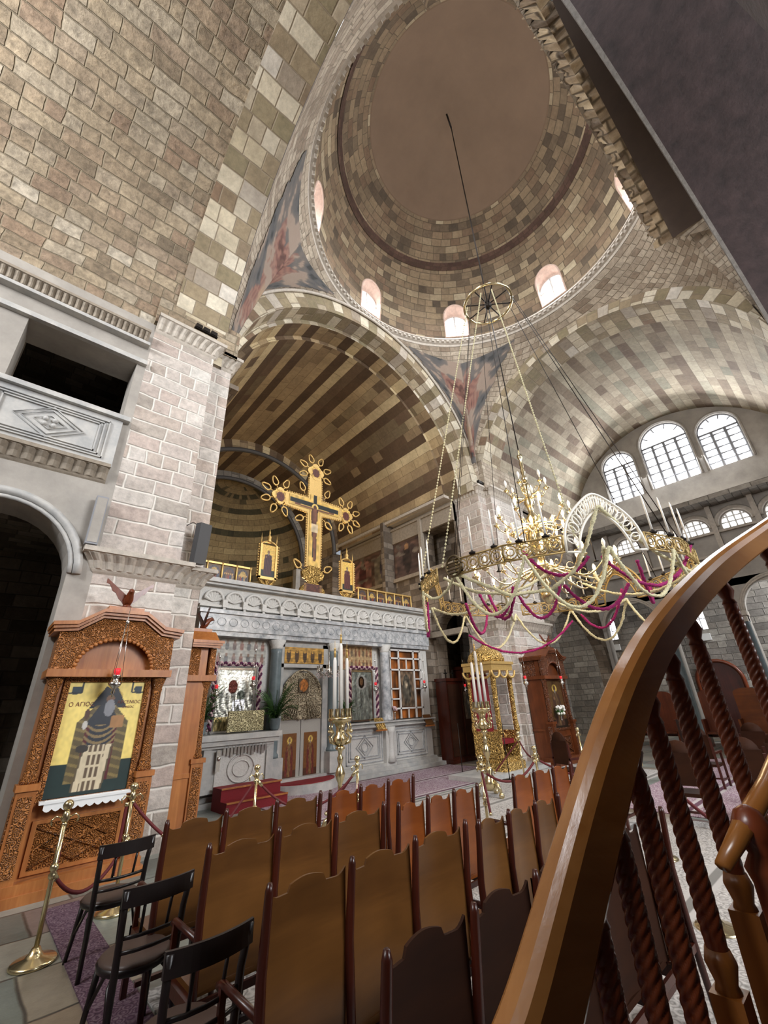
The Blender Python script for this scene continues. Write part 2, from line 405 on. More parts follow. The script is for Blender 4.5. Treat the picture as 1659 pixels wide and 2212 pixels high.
for cur,a0,a1 in ((N_o,135,45),(E_o,45,-45),(S_o,-45,-135),(W_o,-135,-225)):
    for i,p in enumerate(cur):
        a=math.radians(a0+(a1-a0)*i/nN); r=Vector(ring(a)); p=Vector(p); D=(r-p).length
        for j in range(7):
            s=j/6; q=p.lerp(r,s); o=(q-Vector((CX,CY,q.z))).normalized(); q=q+o*(.16*D*s*(1-s)); 
            P_[j].append(tuple(q)); U[j].append((a*5,q.z*1.2))
for j in range(7): P_[j].append(P_[j][0]); U[j].append((U[j][0][0]-2*PI*5,U[j][0][1]))
m=MB(); m.grid(P_,True,U); struct(m,'ceiling_pendentives',M['pend'])
# north (sanctuary) arch + vault
m=MB(); strip(m,N_i,N_o,0,0,1,False); Ni2=[(x,8.9,z) for x,_,z in N_i]; strip(m,N_i,Ni2,0,0,2)
Nr=[(x,8.9,z) for x,z in arcp(CX,9.4,4.8,nN)]; strip(m,Ni2,Nr); struct(m,'ceiling_arch_sanctuary',M['arch'])
m=MB(); e=[(x,8.25,z) for x,z in arcp(CX,9.4,5.5,nN)]; m.tube(e,.05,5); struct(m,'trim_arch_sanctuary',M['corn'])
m=MB(); Nb=[(x,9.55,z) for x,z in arcp(CX,9.4,4.8,nN)]; Nc=[(x,9.55,z) for x,z in arcp(CX,9.4,4.66,nN)]; Nd=[(x,16.7,z) for x,z in arcp(CX,9.2,4.6,nN)]
strip(m,Nr,Nb,0,0,2); strip(m,Nb,Nc); strip(m,Nc,Nd,0,0,10); struct(m,'ceiling_vault_sanctuary',M['vaultN'])
A=[(x,16.7,z) for x,z in arcp(CX,9.2,4.6,nN)];B=[(x,16.7,z) for x,z in arcp(CX,8.95,4.2,nN)]; C2=[(x,19.,z) for x,z in arcp(CX,9.,4.2,nN)]; D=[(x,19.,z) for x,z in arcp(CX,9.,3.75,nN)]
m=MB(); strip(m,A,B); strip(m,B,C2,0,0,4); strip(m,C2,D); struct(m,'ceiling_apse_arch',M['vaultN'])
m=MB(); m.tube([(x,16.66,z) for x,z in arcp(CX,8.95,4.3,nN)],.11,6); m.tube([(x,18.95,z) for x,z in arcp(CX,9.,3.8,nN)],.1,6); struct(m,'trim_apse_arches',M['iron'] if 0 else mplain('dark grey marble moulding',L('4b4846'),.6))
m=MB(); strip(m,[(x,18.94,z) for x,z in arcp(CX,9.,3.9,nN)],[(x,18.94,z) for x,z in arcp(CX,9.,4.2,nN)]); struct(m,'trim_apse_voussoirs',mstone('grey apse voussoirs',.5,.4,[(0,L('6e675e')),(1,L('9a9388'))],0,L('4a453e'),.01))
m=MB(); R=[[(CX+3.75*cos(PI*i/48)*cos(PI/2*j/16),19+3.75*sin(PI*i/48)*cos(PI/2*j/16),9+3.75*sin(PI/2*j/16)) for i in range(49)] for j in range(17)]
UV=[[(PI*i/48*3.75,PI/2*j/16*3.75) for i in range(49)] for j in range(17)]; m.grid(R,True,UV)
R=[[(CX+3.75*cos(PI*i/48),19+3.75*sin(PI*i/48),z) for i in range(49)] for z in (0,9)]; m.grid(R,True,[[(PI*i/48*3.75,z) for i in range(49)] for z in (0,9)])
struct(m,'ceiling_apse_conch',mstone('banded conch masonry',.6,.34,[(0,L('3c3a2a')),(.3,L('544f3a')),(.36,L('8e7c5c')),(.7,L('a8946c')),(1,L('b9a67c'))],.75,L('5a4c36'),.008,.5))
m=MB(); m.box(2.6,3.4,16.6,19.2,0,9.); m.box(3.35,3.9,18.9,19.3,0,9); m.box(11.3,12.1,18.9,19.3,0,9); m.box(11.8,12.6,16.65,19.2,0,9); struct(m,'wall_apse_piers',M['dimst'])
# pale marble pilaster strips in the apse
m=MB(); m.box(11.0,11.25,18.8,19.1,4.,8.6); m.box(9.9,11.6,18.6,19.2,7.0,7.25); m.box(3.4,4.1,18.7,19.1,7.0,7.2); struct(m,'trim_apse_pilasters',M['marble'])
# east arm (axis x)
E_i=[(13.1,y,z) for y,z in arcp(CY,9.4,4.7,nN,0,PI)]
m=MB(); strip(m,E_o,E_i); E2=[(14.3,y,z) for _,y,z in E_i]; strip(m,E_i,E2,0,0,2); struct(m,'ceiling_arch_south',M['arch'])
E3=[(14.3,y,z) for y,z in arcp(CY,9.4,4.85,nN,0,PI)]; E4=[(21.5,y,z) for y,z in arcp(3.4,9.3,4.75,nN,0,PI)]
m=MB(); strip(m,E2,E3); strip(m,E3,E4,0,0,10); struct(m,'ceiling_vault_south',M['vaultS'])
# -y arm (dark) with its brown soffit band
def Sc(R,dy,n=64,a0=0,a1=PI): return [Spt(R,a0+(a1-a0)*i/n,dy) for i in range(n+1)]
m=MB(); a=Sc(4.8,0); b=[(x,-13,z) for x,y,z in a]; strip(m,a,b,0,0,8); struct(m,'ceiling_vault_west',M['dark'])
m=MB(); strip(m,Sc(4.8,0),Sc(4.8,.075)); strip(m,Sc(4.8,.075),Sc(5.05,.1)); struct(m,'trim_arch_west',mplain('grey broken arch edge',L('76716b'),.9,0,.3,8,1.))
t0=math.radians(49)
t1=math.radians(150)
bdy=lambda a:max(.05,.8-.6*(math.degrees(a)-49)/80)
def Sv(R,f,n=60): return [Spt(R,t0+(t1-t0)*i/n,f(t0+(t1-t0)*i/n)) for i in range(n+1)]
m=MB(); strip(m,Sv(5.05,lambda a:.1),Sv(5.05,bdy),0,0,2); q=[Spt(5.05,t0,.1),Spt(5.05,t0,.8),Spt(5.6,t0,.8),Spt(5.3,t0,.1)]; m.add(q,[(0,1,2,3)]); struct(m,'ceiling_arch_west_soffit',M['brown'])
m=MB(); n=260; A=[];B=[];C3=[]
for i in range(n+1):
    a=t0+(t1-t0)*i/n; w=.07*sin(i*.62)+.03*sin(i*1.7); A.append(Spt(5.06,a,bdy(a))); C3.append(Spt(5.10+.05*sin(i*.62),a,bdy(a)+.2)); B.append(Spt(5.3+w*.6,a,bdy(a)+.40+w))
strip(m,A,C3,0,0,2); strip(m,C3,B,0,.2,2); struct(m,'trim_arch_west_voussoirs',mstone('ribbed voussoir face',.5,.3,[(0,L('6a5844')),(.5,L('a89274')),(1,L('c9b594'))],0,L('54452f'),.03,1.))
# -x arm: arch soffit and vault over the camera
def Wc(R,f,n=48): return [(f(y),y,z) for y,z in arcp(3.8,9.4,R,n,PI,0)]
m=MB(); a=Wc(4.3,xSk); b=Wc(4.3,lambda y:.98+.03*y); strip(m,a,b,0,0,2); struct(m,'ceiling_arch_north',M['arch'])
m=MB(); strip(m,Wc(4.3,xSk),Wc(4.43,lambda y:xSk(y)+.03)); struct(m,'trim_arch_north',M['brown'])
m=MB(); b2=Wc(4.36,lambda y:.98+.03*y); strip(m,b,b2); c=Wc(4.36,lambda y:-8.); strip(m,b2,c,0,0,8); struct(m,'ceiling_vault_north',M['upleft'])
# ---------------- piers and walls
zc=9.43
poly=[(.94,8.0),(2.22,8.0),(2.22,8.2),(2.72,8.2),(2.72,10.4),(.94,10.4)]
m=MB(); m.prism(poly,0,zc,'xy'); struct(m,'wall_northeast_pier',M['pier'])
m=MB(); cornice(m,[(2.72,9.5),(2.72,8.2),(2.22,8.2),(2.22,8.0),(.94,8.0)][::-1][::-1],zc-.02,zc+.4,.2,.14)
m2=m
cornice(m,[(2.72,9.5),(2.72,8.2),(2.22,8.2),(2.22,8.0),(.94,8.0),(.94,8.9)],4.03,4.42,.22,.14); 
struct(m,'trim_pier_northeast',M['corn'])
m=MB(); m.box(.9,2.75,8.0,8.32,zc+.3,10.6); struct(m,'wall_northeast_impost',M['upleft'])
poly=[(12.75,8.25),(13.25,8.25),(13.25,8.0),(15.6,8.0),(15.6,9.4),(12.75,9.4)]
m=MB(); m.prism(poly,0,zc,'xy'); struct(m,'wall_southeast_pier',M['pier'])
m=MB(); pp=[(15.6,9.0),(15.6,8.0),(13.25,8.0),(13.25,8.25),(12.75,8.25),(12.75,9.4)]; cornice(m,pp,9.2,9.6,.2,.14); cornice(m,pp,4.03,4.42,.2,.14); struct(m,'trim_pier_southeast',M['corn'])
m=MB(); m.box(13.,15.6,8.0,9.,9.43,10.8); struct(m,'wall_southeast_impost',M['pend'])
m=MB(); m.box(9.9,13.2,7.45,8.6,0,.12); struct(m,'trim_pier_step',M['marble'])
# north arm side wall with gallery (plane y=8)
fm=lambda u,v:(u,8.0,v)
wallh('wall_northeast_gallery',fm,[(-8,0),(.94,0),(.94,9.6),(-8,9.6)],[[(-.95,6.95),(.78,6.95),(.78,8.4),(-.95,8.4)],archo(-1.42,.6,0.01,3.98,18),[(-3.6,6.95),(-1.7,6.95),(-1.7,8.4),(-3.6,8.4)],archo(-4,-1.9,0.01,3.98,18)],M['grayw'],(0,.7,0))
m=MB(); cornice(m,[(.78,8.0),(-8,8.0)],5.62,5.94,.18,.17); cornice(m,[(.86,7.96),(-1.7,7.96)],8.95,9.22,.16,.1); struct(m,'trim_gallery_cornices',M['cornd'])
m=MB(); m.box(-8,.9,7.85,8.0,6.93,7.02); m.box(-8,.94,7.9,8,8.4,8.5); m.box(-8,.9,7.84,8,8.86,8.93)
m.tube([(-.41+ (1.01+.12)*cos(PI*i/20),7.98,3.98+1.13*sin(PI*i/20)) for i in range(21)],.07,6); m.tube([(-.41+ 1.03*cos(PI*i/20),7.97,3.98+1.03*sin(PI*i/20)) for i in range(21)],.035,6)
m.box(.6,.9,7.9,8,0,.01)
struct(m,'trim_gallery_mouldings',M['marble'])
# parapet carved slab with concentric frames and lozenge
m=MB(); m.box(-1.2,.8,7.93,7.99,5.94,6.93)
for i,(d,t_) in enumerate(((0.08,.02),(.15,.02),(.22,.015))):
    for a,b,c_,d_ in ((-1.1+d,.7-d,6.0+d*.7,6.02+d*.7),(-1.1+d,.7-d,6.86-d*.7,6.88-d*.7)): m.box(a,b,7.9,7.94,c_,d_)
    for x in (-1.1+d,.68-d): m.box(x,x+.02,7.9,7.94,6.0+d*.7,6.88-d*.7)
for s in (1,.78,.45):
    P=[(-.2+.48*s*x,7.915,6.44+.3*s*z) for x,z in ((1,0),(0,1),(-1,0),(0,-1),(1,0))]; m.tube(P,.014,5)
for a in range(4): m.ball((-.2+.09*cos(a*PI/2+.78),7.91,6.44+.07*sin(a*PI/2+.78)),.045,8,None,1)
tag(m.build('carved_parapet_slab',M['marble']),'grey carved marble parapet slab with a lozenge, fronting the upper gallery opening','parapet')
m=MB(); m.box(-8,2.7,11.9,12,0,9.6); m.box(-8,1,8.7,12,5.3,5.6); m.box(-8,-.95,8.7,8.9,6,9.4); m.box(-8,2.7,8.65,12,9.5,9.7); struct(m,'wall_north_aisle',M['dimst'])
m=MB(); m.box(-1.55,.25,11.3,11.9,2.55,2.85); m.box(.0,.25,11.4,11.9,0,2.6); struct(m,'trim_aisle_door',mplain('dull grey door surround',L('6a6762'),.8)); m=MB(); m.box(-1.4,0,11.5,11.9,0,2.55); struct(m,'door_1',M['void'])
m=MB(); cornice(m,[(2.7,11.9),(.8,11.9)],3.75,4.1,.18,.14); struct(m,'trim_aisle_cornice',M['cornd'])
# other enclosing walls
m=MB(); m.box(-8.3,-8,-13,12,0,15); m.box(-8,14,-13.3,-13,0,15); m.box(-8,2,-13,-12.9,0,15); struct(m,'wall_far_north',M['upleft'])
m=MB(); m.box(-8,1.9,-1.1,-.62,0,9.6); m.box(1.2,2.3,-1.4,-.75,0,9.6); m.box(13,13.5,-13,-1.3,0,9.6); m.box(1.9,2.3,-13,-1.4,0,9.6); m.box(13.,21.5,-1.7,-1.3,0,9.6); struct(m,'wall_northwest',M['dark'])
for k,(x,z,w,h) in enumerate(((4.2,9.6,.9,3.2),(6.8,9.6,1.1,3.8),(9.5,9.6,1.1,3.8),(12,9.6,.8,3.))):
    m=MB(); m.prism(archo(x-w,x+w,z-3.2,z+h-3.4-w*.5),-12.9,-12.85,'xz'); struct(m,'window_%d'%(k+50),M['pane'])
m=MB(); m.prism(archo(2,4,9,12),-7.95,-7.9,'yz'); m.prism(archo(4.6,6.4,9,11.5),-7.95,-7.9,'yz');  struct(m,'window_60',M['pane'])
# sanctuary arm right side wall (x=12.6)
fm=lambda u,v:(12.6,u,v)
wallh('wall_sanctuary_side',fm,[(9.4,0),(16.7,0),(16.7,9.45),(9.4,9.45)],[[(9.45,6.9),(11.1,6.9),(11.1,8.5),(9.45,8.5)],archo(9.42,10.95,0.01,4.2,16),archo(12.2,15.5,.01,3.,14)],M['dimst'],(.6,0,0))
m=MB(); m.box(12.5,12.6,9.4,16.7,8.5,9.1); m.box(12.42,12.6,9.4,16.7,9.1,9.2); m.box(12.4,12.62,11.1,11.25,6.7,9.1); m.box(12.45,12.62,9.4,16.7,6.7,6.85); m.box(12.35,12.6,9.4,11.5,4.1,4.3)
cornice(m,[(12.6,16.7),(12.6,9.4)],9.2,9.45,-.0001,.1); struct(m,'trim_sanctuary_side',M['cornd'])
m=MB(); m.box(2.6,2.75,10.4,16.7,0,9.45); m.box(2.6,3.1,8.6,16.8,9.36,9.5); struct(m,'wall_sanctuary_left',M['dimst'])
m=MB(); m.box(12.1,12.65,9.4,16.8,9.38,9.5); struct(m,'trim_sanctuary_spring',M['corn'])
m=MB(); m.box(12.0,13.2,11.1,11.5,0,5.2); m.box(12,20,13,13.2,0,9.5); m.box(12.6,20,11.5,13,9.2,9.4); m.box(17.4,17.6,9.4,13,0,9.); struct(m,'wall_side_chapel',M['dimst'])
m=MB(); m.box(13.6,13.8,9.4,17,5.3,9.6); m.box(12.55,13.8,9.4,17,9.42,9.6); m.box(13.2,13.8,9.4,17,6.6,6.75); m.box(12.55,13.8,16.6,17,4,9.6); m.box(15.5,21.6,8.2,9.4,9.3,9.5);   struct(m,'wall_gallery_back',M['dimst'])
# end wall of the south arm x=21.5
fm=lambda u,v:(21.5,u,v)
out=[(-1.7,0),(8.2,0),(8.2,9.3)]+[(3.4+4.8*cos(PI*i/40),9.3+4.8*sin(PI*i/40)) for i in range(41)]+[(-1.7,9.3)]
big=[(4.72,6.22,10.55,12.43),(2.35,4.3,10.6,12.8),(.52,2.02,10.6,12.36)]
sm_=[(5.65,6.6),(4.25,5.2),(2.88,3.83),(1.45,2.4),(0,.95)]
H=[archo(a,b,c,d) for a,b,c,d in big]+[archo(a,b,7.92,8.12) for a,b in sm_]+[archo(.35,2.75,.01,4.6,18),archo(3.1,5.35,.01,4.6,18),archo(5.72,8.05,.01,4.6,18)]
wallh('wall_south',fm,out,H,M['grayw'],(.5,0,0))
for k,(a,b,c,d) in enumerate(big):
    r=(b-a)/2; cc=(a+b)/2; m=MB(); m.add([(21.75,y,z) for y,z in archo(a,b,c,d)],[tuple(range(17))]); struct(m,'window_%d'%(k+1),M['pane'])
    m=MB(); m.tube([(21.66,cc+(r-.02)*cos(PI*i/16),d+(r-.02)*sin(PI*i/16)) for i in range(17)],.035,5); nv=5 if k==1 else 4
    m.tube([(21.66,a,d),(21.66,b,d)],.05,4)
    for i in range(nv):
        y=a+(b-a)*i/(nv-1); m.tube([(21.66,y,c),(21.66,y,d)],.06,4)
    for i in range(1,6):
        z=c+(d-c)*i/5.5
        for j in range(nv-1):
            y0=a+(b-a)*j/(nv-1);y1=a+(b-a)*(j+1)/(nv-1)
            m.tube([(21.68,y0,z),(21.68,y0+.1,z+.0),(21.68,(y0+y1)/2,z),(21.68,y1,z)],[.05,.03,.026,.05],4)
    for i in range(1,5): an=PI*i/5; m.tube([(21.68,cc+r*.72*cos(an),d+r*.72*sin(an)),(21.68,cc+r*cos(an),d+r*sin(an))],.03,4)
    struct(m,'trim_%d'%(k+1),M['mull'])
    m=MB(); m.tube([(21.47,a-.06,c)]+[(21.47,cc-(r+.06)*cos(PI*i/20),d+(r+.06)*sin(PI*i/20)) for i in range(21)]+[(21.47,b+.06,c)],.05,5); struct(m,'trim_%d'%(k+70),M['grayw'])
for k,(a,b) in enumerate(sm_):
    r=(b-a)/2; cc=(a+b)/2; m=MB(); m.add([(21.7,y,z) for y,z in archo(a,b,7.92,8.12)],[tuple(range(17))]); struct(m,'window_%d'%(k+5),M['pane2'])
    m=MB()
    for s in (-.5,0,.5): m.tube([(21.62,cc+s*r,7.92),(21.62,cc+s*r,8.12+r*math.sqrt(1-s*s))],.034,4)
    for z in (7.95,8.2,8.42): m.tube([(21.62,a,z),(21.62,b,z)],.034,4)
    struct(m,'trim_%d'%(k+5),M['mullw'])
    m=MB(); m.tube([(21.45,cc+(r+.16)*cos(PI*i/16),8.1+(r+.16)*sin(PI*i/16)) for i in range(17)],.1,6); m.box(21.35,21.5,a-.3,b+.3,7.8,7.9); struct(m,'trim_%d'%(k+15),M['corn'])
m=MB(); m.box(21.3,21.5,-1.7,8.2,9.28,9.42); m.box(21.36,21.5,-1.7,8.2,9.1,9.2); m.box(21.3,21.5,-1.7,8.2,6.85,6.95); cornice(m,[(21.5,8.2),(21.5,-1.7)],5.62,5.9,.0,.17)
for y in (6.93,5.42,4.03,2.65,1.2): m.box(21.3,21.5,y-.09,y+.09,6.95,9.1)
for y in (6.93,4.03,1.2): m.box(21.42,21.5,y-1.1,y-.2,6.1,6.7)
for c_ in (1.55,4.225,6.885):
    for rr in (1.27,1.2): m.tube([(21.47,c_+rr*cos(PI*i/18),4.6+rr*sin(PI*i/18)) for i in range(19)],.05,5)
for y in (.17,2.92,5.53): m.box(21.2,21.8,y-.22,y+.22,4.42,4.6); m.box(21.28,21.75,y-.17,y+.17,4.2,4.42)
struct(m,'trim_south_arcade',M['corn'])
for k,y in enumerate((.17,2.92,5.53)):
    m=MB(); m.lathe([(.3,0),(.3,.15),(.22,.2),(.24,.3),(.18,.36),(.165,4.15),(.22,4.2)],16,Matrix.Translation((21.5,y,0))); tag(m.build('marble_column',M['marbg']),['grey green marble column at the far end of the southern arcade','grey green marble column between two southern arches','grey green marble column beside the pointed wooden chairs'][k],'column','columns of the southern arcade')
fm=lambda u,v:(24.6,u,v)
wallh('wall_south_aisle',fm,[(-3,0),(12,0),(12,9),(-3,9)],[archo(4.7,5.2,4.45,5.3),archo(8.7,9.25,4.5,5.3)],M['aisle'],(.3,0,0))
for k,(a,b) in enumerate(((4.7,5.2),(8.7,9.25))):
    m=MB(); m.add([(24.8,y,z) for y,z in archo(a,b,4.45,5.3)],[tuple(range(17))]); struct(m,'window_%d'%(k+12),M['pane2'])
    m=MB(); c_=(a+b)/2; m.tube([(24.75,c_,4.4),(24.75,c_,5.6)],.02,4); m.tube([(24.75,a,4.95),(24.75,b,4.95)],.02,4); struct(m,'trim_%d'%(k+12),M['mull'])
    m=MB(); m.box(24.5,24.58,a,b+.1,3.95,4.25); tag(m.build('paper_notice',M['paper']),['white paper fixed under the small window near the third baluster','white paper fixed under the small window beyond the icon stand'][k],'notice','papers under the aisle windows')
fm=lambda u,v:(u,8.2,v)
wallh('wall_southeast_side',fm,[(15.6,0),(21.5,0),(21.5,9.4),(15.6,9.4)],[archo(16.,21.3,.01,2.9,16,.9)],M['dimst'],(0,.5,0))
m=MB(); m.box(15.6,24.6,12,12.2,0,9); m.box(21.5,25,-3,-2.8,0,9); m.box(20.5,24.6,-3,12,9.,9.2); struct(m,'wall_southeast_aisle',M['aisle'])
# arched brown doorway in the south aisle wall
m=MB(); m.prism(archo(4.05,5.75,0,2.2),24.4,24.6,'yz'); struct(m,'door_2',mwood('dark brown door wood',L('3a1712'),L('52241a'),.5))
m=MB(); m.tube([(24.4,4.05,0)]+[(24.4,4.9-.85*cos(PI*i/16),2.2+.85*sin(PI*i/16)) for i in range(17)]+[(24.4,5.75,0)],.08,6); struct(m,'trim_door_arch',M['red'])
# ================================================================ PAINTED PANELS
def painted(fn,w,h,nx,ny,x0=0,z0=0,y=0,face=-1):
    # front face grid in xz plane facing -y; fn(u,v) -> srgb tuple, u,v in 0..1
    m=MB(); m.grid([[(x0+w*i/nx,y,z0+h*j/ny) for i in range(nx+1)] for j in range(ny+1)],False); m.col=[lin(fn(i/nx,j/ny)) for j in range(ny+1) for i in range(nx+1)]
    return m
def el(u,v,cx,cy,rx,ry): return ((u-cx)/rx)**2+((v-cy)/ry)**2<1
def vary(c,u,v,k=20,a=.12):
    n=noise.noise((u*k,v*k,c[0]*9)); return tuple(max(0,min(1,x*(1+a*2*n))) for x in c)
GOLD=(.93,.83,.47)
def saint(u,v,robe=(.28,.12,.12),under=(.62,.55,.42),bg=GOLD,ground=(.10,.18,.17),gh=.17,head=.84,skin=(.5,.36,.25),scroll=False,halo=(.86,.74,.36)):
    c=bg
    if v<gh: c=ground
    if el(u,v,.5,head,.17,.085): c=halo
    # body
    hw=.30-.13*abs(v-.45)/.4 if v>.45 else .30-.02*(.45-v)
    if .04<v<head-.05 and abs(u-.5)<max(.07,hw*(1 if v<.7 else max(.3,(head-.02-v)/.14))): 
        c=robe if abs(u-.5+.05*sin(v*20))>.10 else under
        if int((u*14+v*9))%3==0: c=tuple(x*.8 for x in c)
    if el(u,v,.5,head,.085,.055): c=skin
    if el(u,v,.5,head-.07,.05,.04): c=(.55,.52,.48)
    if scroll and .36<u<.66 and .1<v<.42:
        c=(.85,.80,.66)
        if (int(v*60)%3!=0) and (int(u*40)%4!=0) and .40<u<.62: c=(.45,.38,.28)
    if el(u,v,.36,.62,.035,.04) : c=skin
    return vary(c,u,v)
def arsenios(u,v):
    c=GOLD
    if v<.27: c=(.09,.17,.16)
    if (el(u,v,.09,.93,.07,.05) and v<.955 and u>.04) or (el(u,v,.93,.93,.07,.05) and v<.955 and u<.97): c=(.12,.2,.24)
    if ((u<.17 or u>.83) and abs(v-.895)<.006) or ((abs(u-.17)<.01 or abs(u-.83)<.01) and v>.895): c=(.1,.12,.14)
    if el(u,v,.55,.86,.17,.075): c=(.83,.70,.33)
    if abs(u-.55)<.12*(1.02-v)/.14+.02 and .75<v<.96: c=(.13,.14,.17)
    w=.33 if v<.62 else .33-(v-.62)*1.3
    if .1<v<.78 and abs(u-.52)<w:
        c=(.16,.17,.2); s=abs(u-.52)/max(w,.01)
        if s>.62: c=(.36,.31,.2) if int(v*40+u*9)%3 else (.5,.43,.26)
        elif s>.45 and v<.6: c=(.32,.10,.12)
        if v<.6 and v>.4 and abs(((v-.42)*4-(u-.5)**2*8)%.22)<.1 and s<.62: c=(.52,.44,.3)
    if el(u,v,.56,.84,.055,.035): c=(.42,.3,.22)
    if el(u,v,.57,.75,.07,.08): c=(.5,.5,.52)
    if .62<u<.8 and .56<v<.68 and abs(u-.71)+.3*abs(v-.62)<.1: c=(.62,.45,.28)
    if abs(u-.5-.12*(v-.2))<.19 and .03<v<.42:
        c=(.80,.74,.62); q=abs(u-.5-.12*(v-.2))
        if q>.165: c=(.35,.3,.22)
        elif q<.1 and (v*9)%1>.2 and int(u*46)%3: c=(.38,.31,.24)
    if el(u,v,.33,.39,.08,.035): c=(.2,.18,.16)
    if el(u,v,.3,.7,.03,.05): c=(.3,.2,.16)
    if el(u,v,.3,.6,.03,.04): c=(.75,.73,.7)
    return vary(c,u,v,25,.035)
def scene_(u,v,k=0):
    arch=(abs(u-.5)/.42)**2+(max(0,v-.55)/.38)**2<1 and v>.08
    if not arch: return (.42,.31,.14)
    c=(.28,.25,.27)
    if el(u,v,.5,.5,.25,.3): c=(.72,.6,.34) if k%2 else (.40,.28,.2)
    for i in range(5):
        if el(u,v,.2+.15*i,.3+.1*noise.noise((i,k,0)),.07,.16): c=((.5,.2,.16),(.25,.28,.36),(.6,.5,.36),(.2,.17,.2),(.45,.3,.22))[(i+k)%5]
        if el(u,v,.2+.15*i,.5+.1*noise.noise((i,k,0)),.05,.06): c=(.75,.6,.36)
    return vary(c,u,v,14,.2)
def silver_madonna(u,v):
    c=(.80,.80,.76)
    n=noise.noise((u*9,v*4,1)); n2=noise.noise((u*22,v*12,3)); c=tuple(x*(1+.28*n+.25*n2) for x in c)
    if v<.22: c=tuple(x*y*(.8+.6*n2) for x,y in zip((.8,.72,.5),(1,1,1)))
    r=math.hypot((u-.44)/.25,(v-.74)/.19)
    if .8<r<1: c=(.93,.93,.9)
    if el(u,v,.43,.71,.13,.12): c=(.30,.15,.12)
    if el(u,v,.66,.56,.11,.09): c=(.34,.36,.33)
    f=sin((u*.8+v*.55)*46+n*5); c=tuple(x*(.78+.32*f) for x in c) if v<.62 and v>.22 else c  # shading of the embossed folds painted into the silver colour
    if .45<u<.8 and .25<v<.5 and f>0: c=(.95,.96,1.)
    return tuple(max(0,min(1,x)) for x in c)
def silver_christ(u,v):
    n=noise.noise((u*7,v*5,5)); n2=noise.noise((u*22,v*14,7)); c=tuple(x*(1+.35*n+.3*n2) for x in (.6,.63,.6))
    if el(u,v,.5,.78,.26,.16): c=(.75,.76,.74)
    if el(u,v,.5,.78,.15,.13): c=(.16,.11,.08)
    if el(u,v,.5,.79,.08,.08): c=(.5,.38,.26)
    return tuple(max(0,min(1,x)) for x in c)
def saints_rows(u,v):
    c=(.66,.65,.62); k=int(v*2); a=(u*8)%1; b=(v*2)%1
    if el(a,b,.5,.4,.3,.32): c=((.5,.42,.4),(.55,.4,.36),(.42,.42,.42))[int(u*8)%3]
    if el(a,b,.5,.72,.16,.14): c=(.5,.4,.34)
    return vary(c,u,v,12,.15)
def dusky(u,v,s=0):
    c=(.40,.33,.26)
    if el(u,v,.5,.5,.3,.42): c=(.30,.28,.24)
    if el(u,v,.45,.62,.1,.12): c=(.55,.5,.42)
    return vary(c,u,v,9,.35)
def amber(u,v): return vary((.52,.3,.12),u,v,7,.4)
PM=M['paint']; SM=mattr('embossed silver revetment',.28,.85,.9,14)
# ================================================================ FRESCOES on the pendentives (two six winged seraphim)
def seraph(u,v):
    x=(u-.5)*2; y=v; n=noise.noise((u*6,v*6,2))+.5*noise.noise((u*19,v*19,2)); c=(.33,.33,.33)
    body=False
    for a,l,w in ((-.95,.55,.15),(.95,.55,.15),(-.32,.48,.13),(.32,.48,.13),(-2.5,.45,.13),(2.5,.45,.13)):
        dx,dy=x*.9,y-.5; ca,sa=cos(a),sin(a); p=dx*sa+dy*ca; q=dx*ca-dy*sa
        if 0<p<l and abs(q)<w*math.sin(PI*min(1,(p/l)*.85+.12)): body=True; st=abs(((p*14+abs(q)*9)%1)-.5)
    if body: c=(.54,.39,.34) if st>.2 else (.45,.31,.28)
    if el(x,y,0,.5,.13,.11): c=(.62,.52,.42)
    if n>.22: c=(.60,.54,.48)
    k=max(0,min(.7,.3+.8*n)); c=tuple(x*(1-k)+y*k for x,y in zip(c,(.56,.49,.44)))
    if n<-.45: c=tuple(t*.75 for t in c)
    return c
def pend_patch(i0,i1,name,label,flip,lo=1.2,hi=4.9):
    # patch draped over the pendentive loft between columns i0..i1 (index into the loop)
    m=MB(); nx,ny=70,70; N=len(P_[0])-1; rows=[];col=[];F=[]
    def S(ci,rj):
        ci%=N; a=int(ci);t=ci-a; b=(a+1)%N; r=min(5,int(rj)); s=rj-r
        p=Vector(P_[r][a]).lerp(Vector(P_[r][b]),t); q=Vector(P_[r+1][a]).lerp(Vector(P_[r+1][b]),t); p=p.lerp(q,s)
        o=(Vector((CX,CY,p.z))-p).normalized(); return p+o*.025
    for j in range(ny+1):
        row=[]
        for i in range(nx+1):
            row.append(S(i0+(i1-i0)*i/nx,.35+5.0*j/ny)); col.append(lin(seraph(i/nx,j/ny)))
        rows.append(row)
    keep=MB(); V=[p for r in rows for p in r]; f=[]
    for j in range(ny):
        for i in range(nx):
            u=(i+.5)/nx; v=(j+.5)/ny; w=.12+.40*v**.8+.02*noise.noise((v*9,u*3,0))
            z=V[j*(nx+1)+i].z
            if lo+9.4<z<hi+10. and abs(u-.5)<w+.03*noise.noise((u*12,v*12,4)): f.append((j*(nx+1)+i,j*(nx+1)+i+1,(j+1)*(nx+1)+i+1,(j+1)*(nx+1)+i))
    keep.add(V,f,True); keep.col=col; tag(keep.build(name,M['fres']),label,'fresco','seraph frescoes on the pendentives')
LC=nN+1
pend_patch(LC-15,LC+14,'seraph_fresco','flaking red winged seraph fresco between the two great arches, above the chandelier',2.5)
pend_patch(-15,14,'seraph_fresco','flaking red winged seraph fresco squeezed beside the striped arch over the pier',2.6)
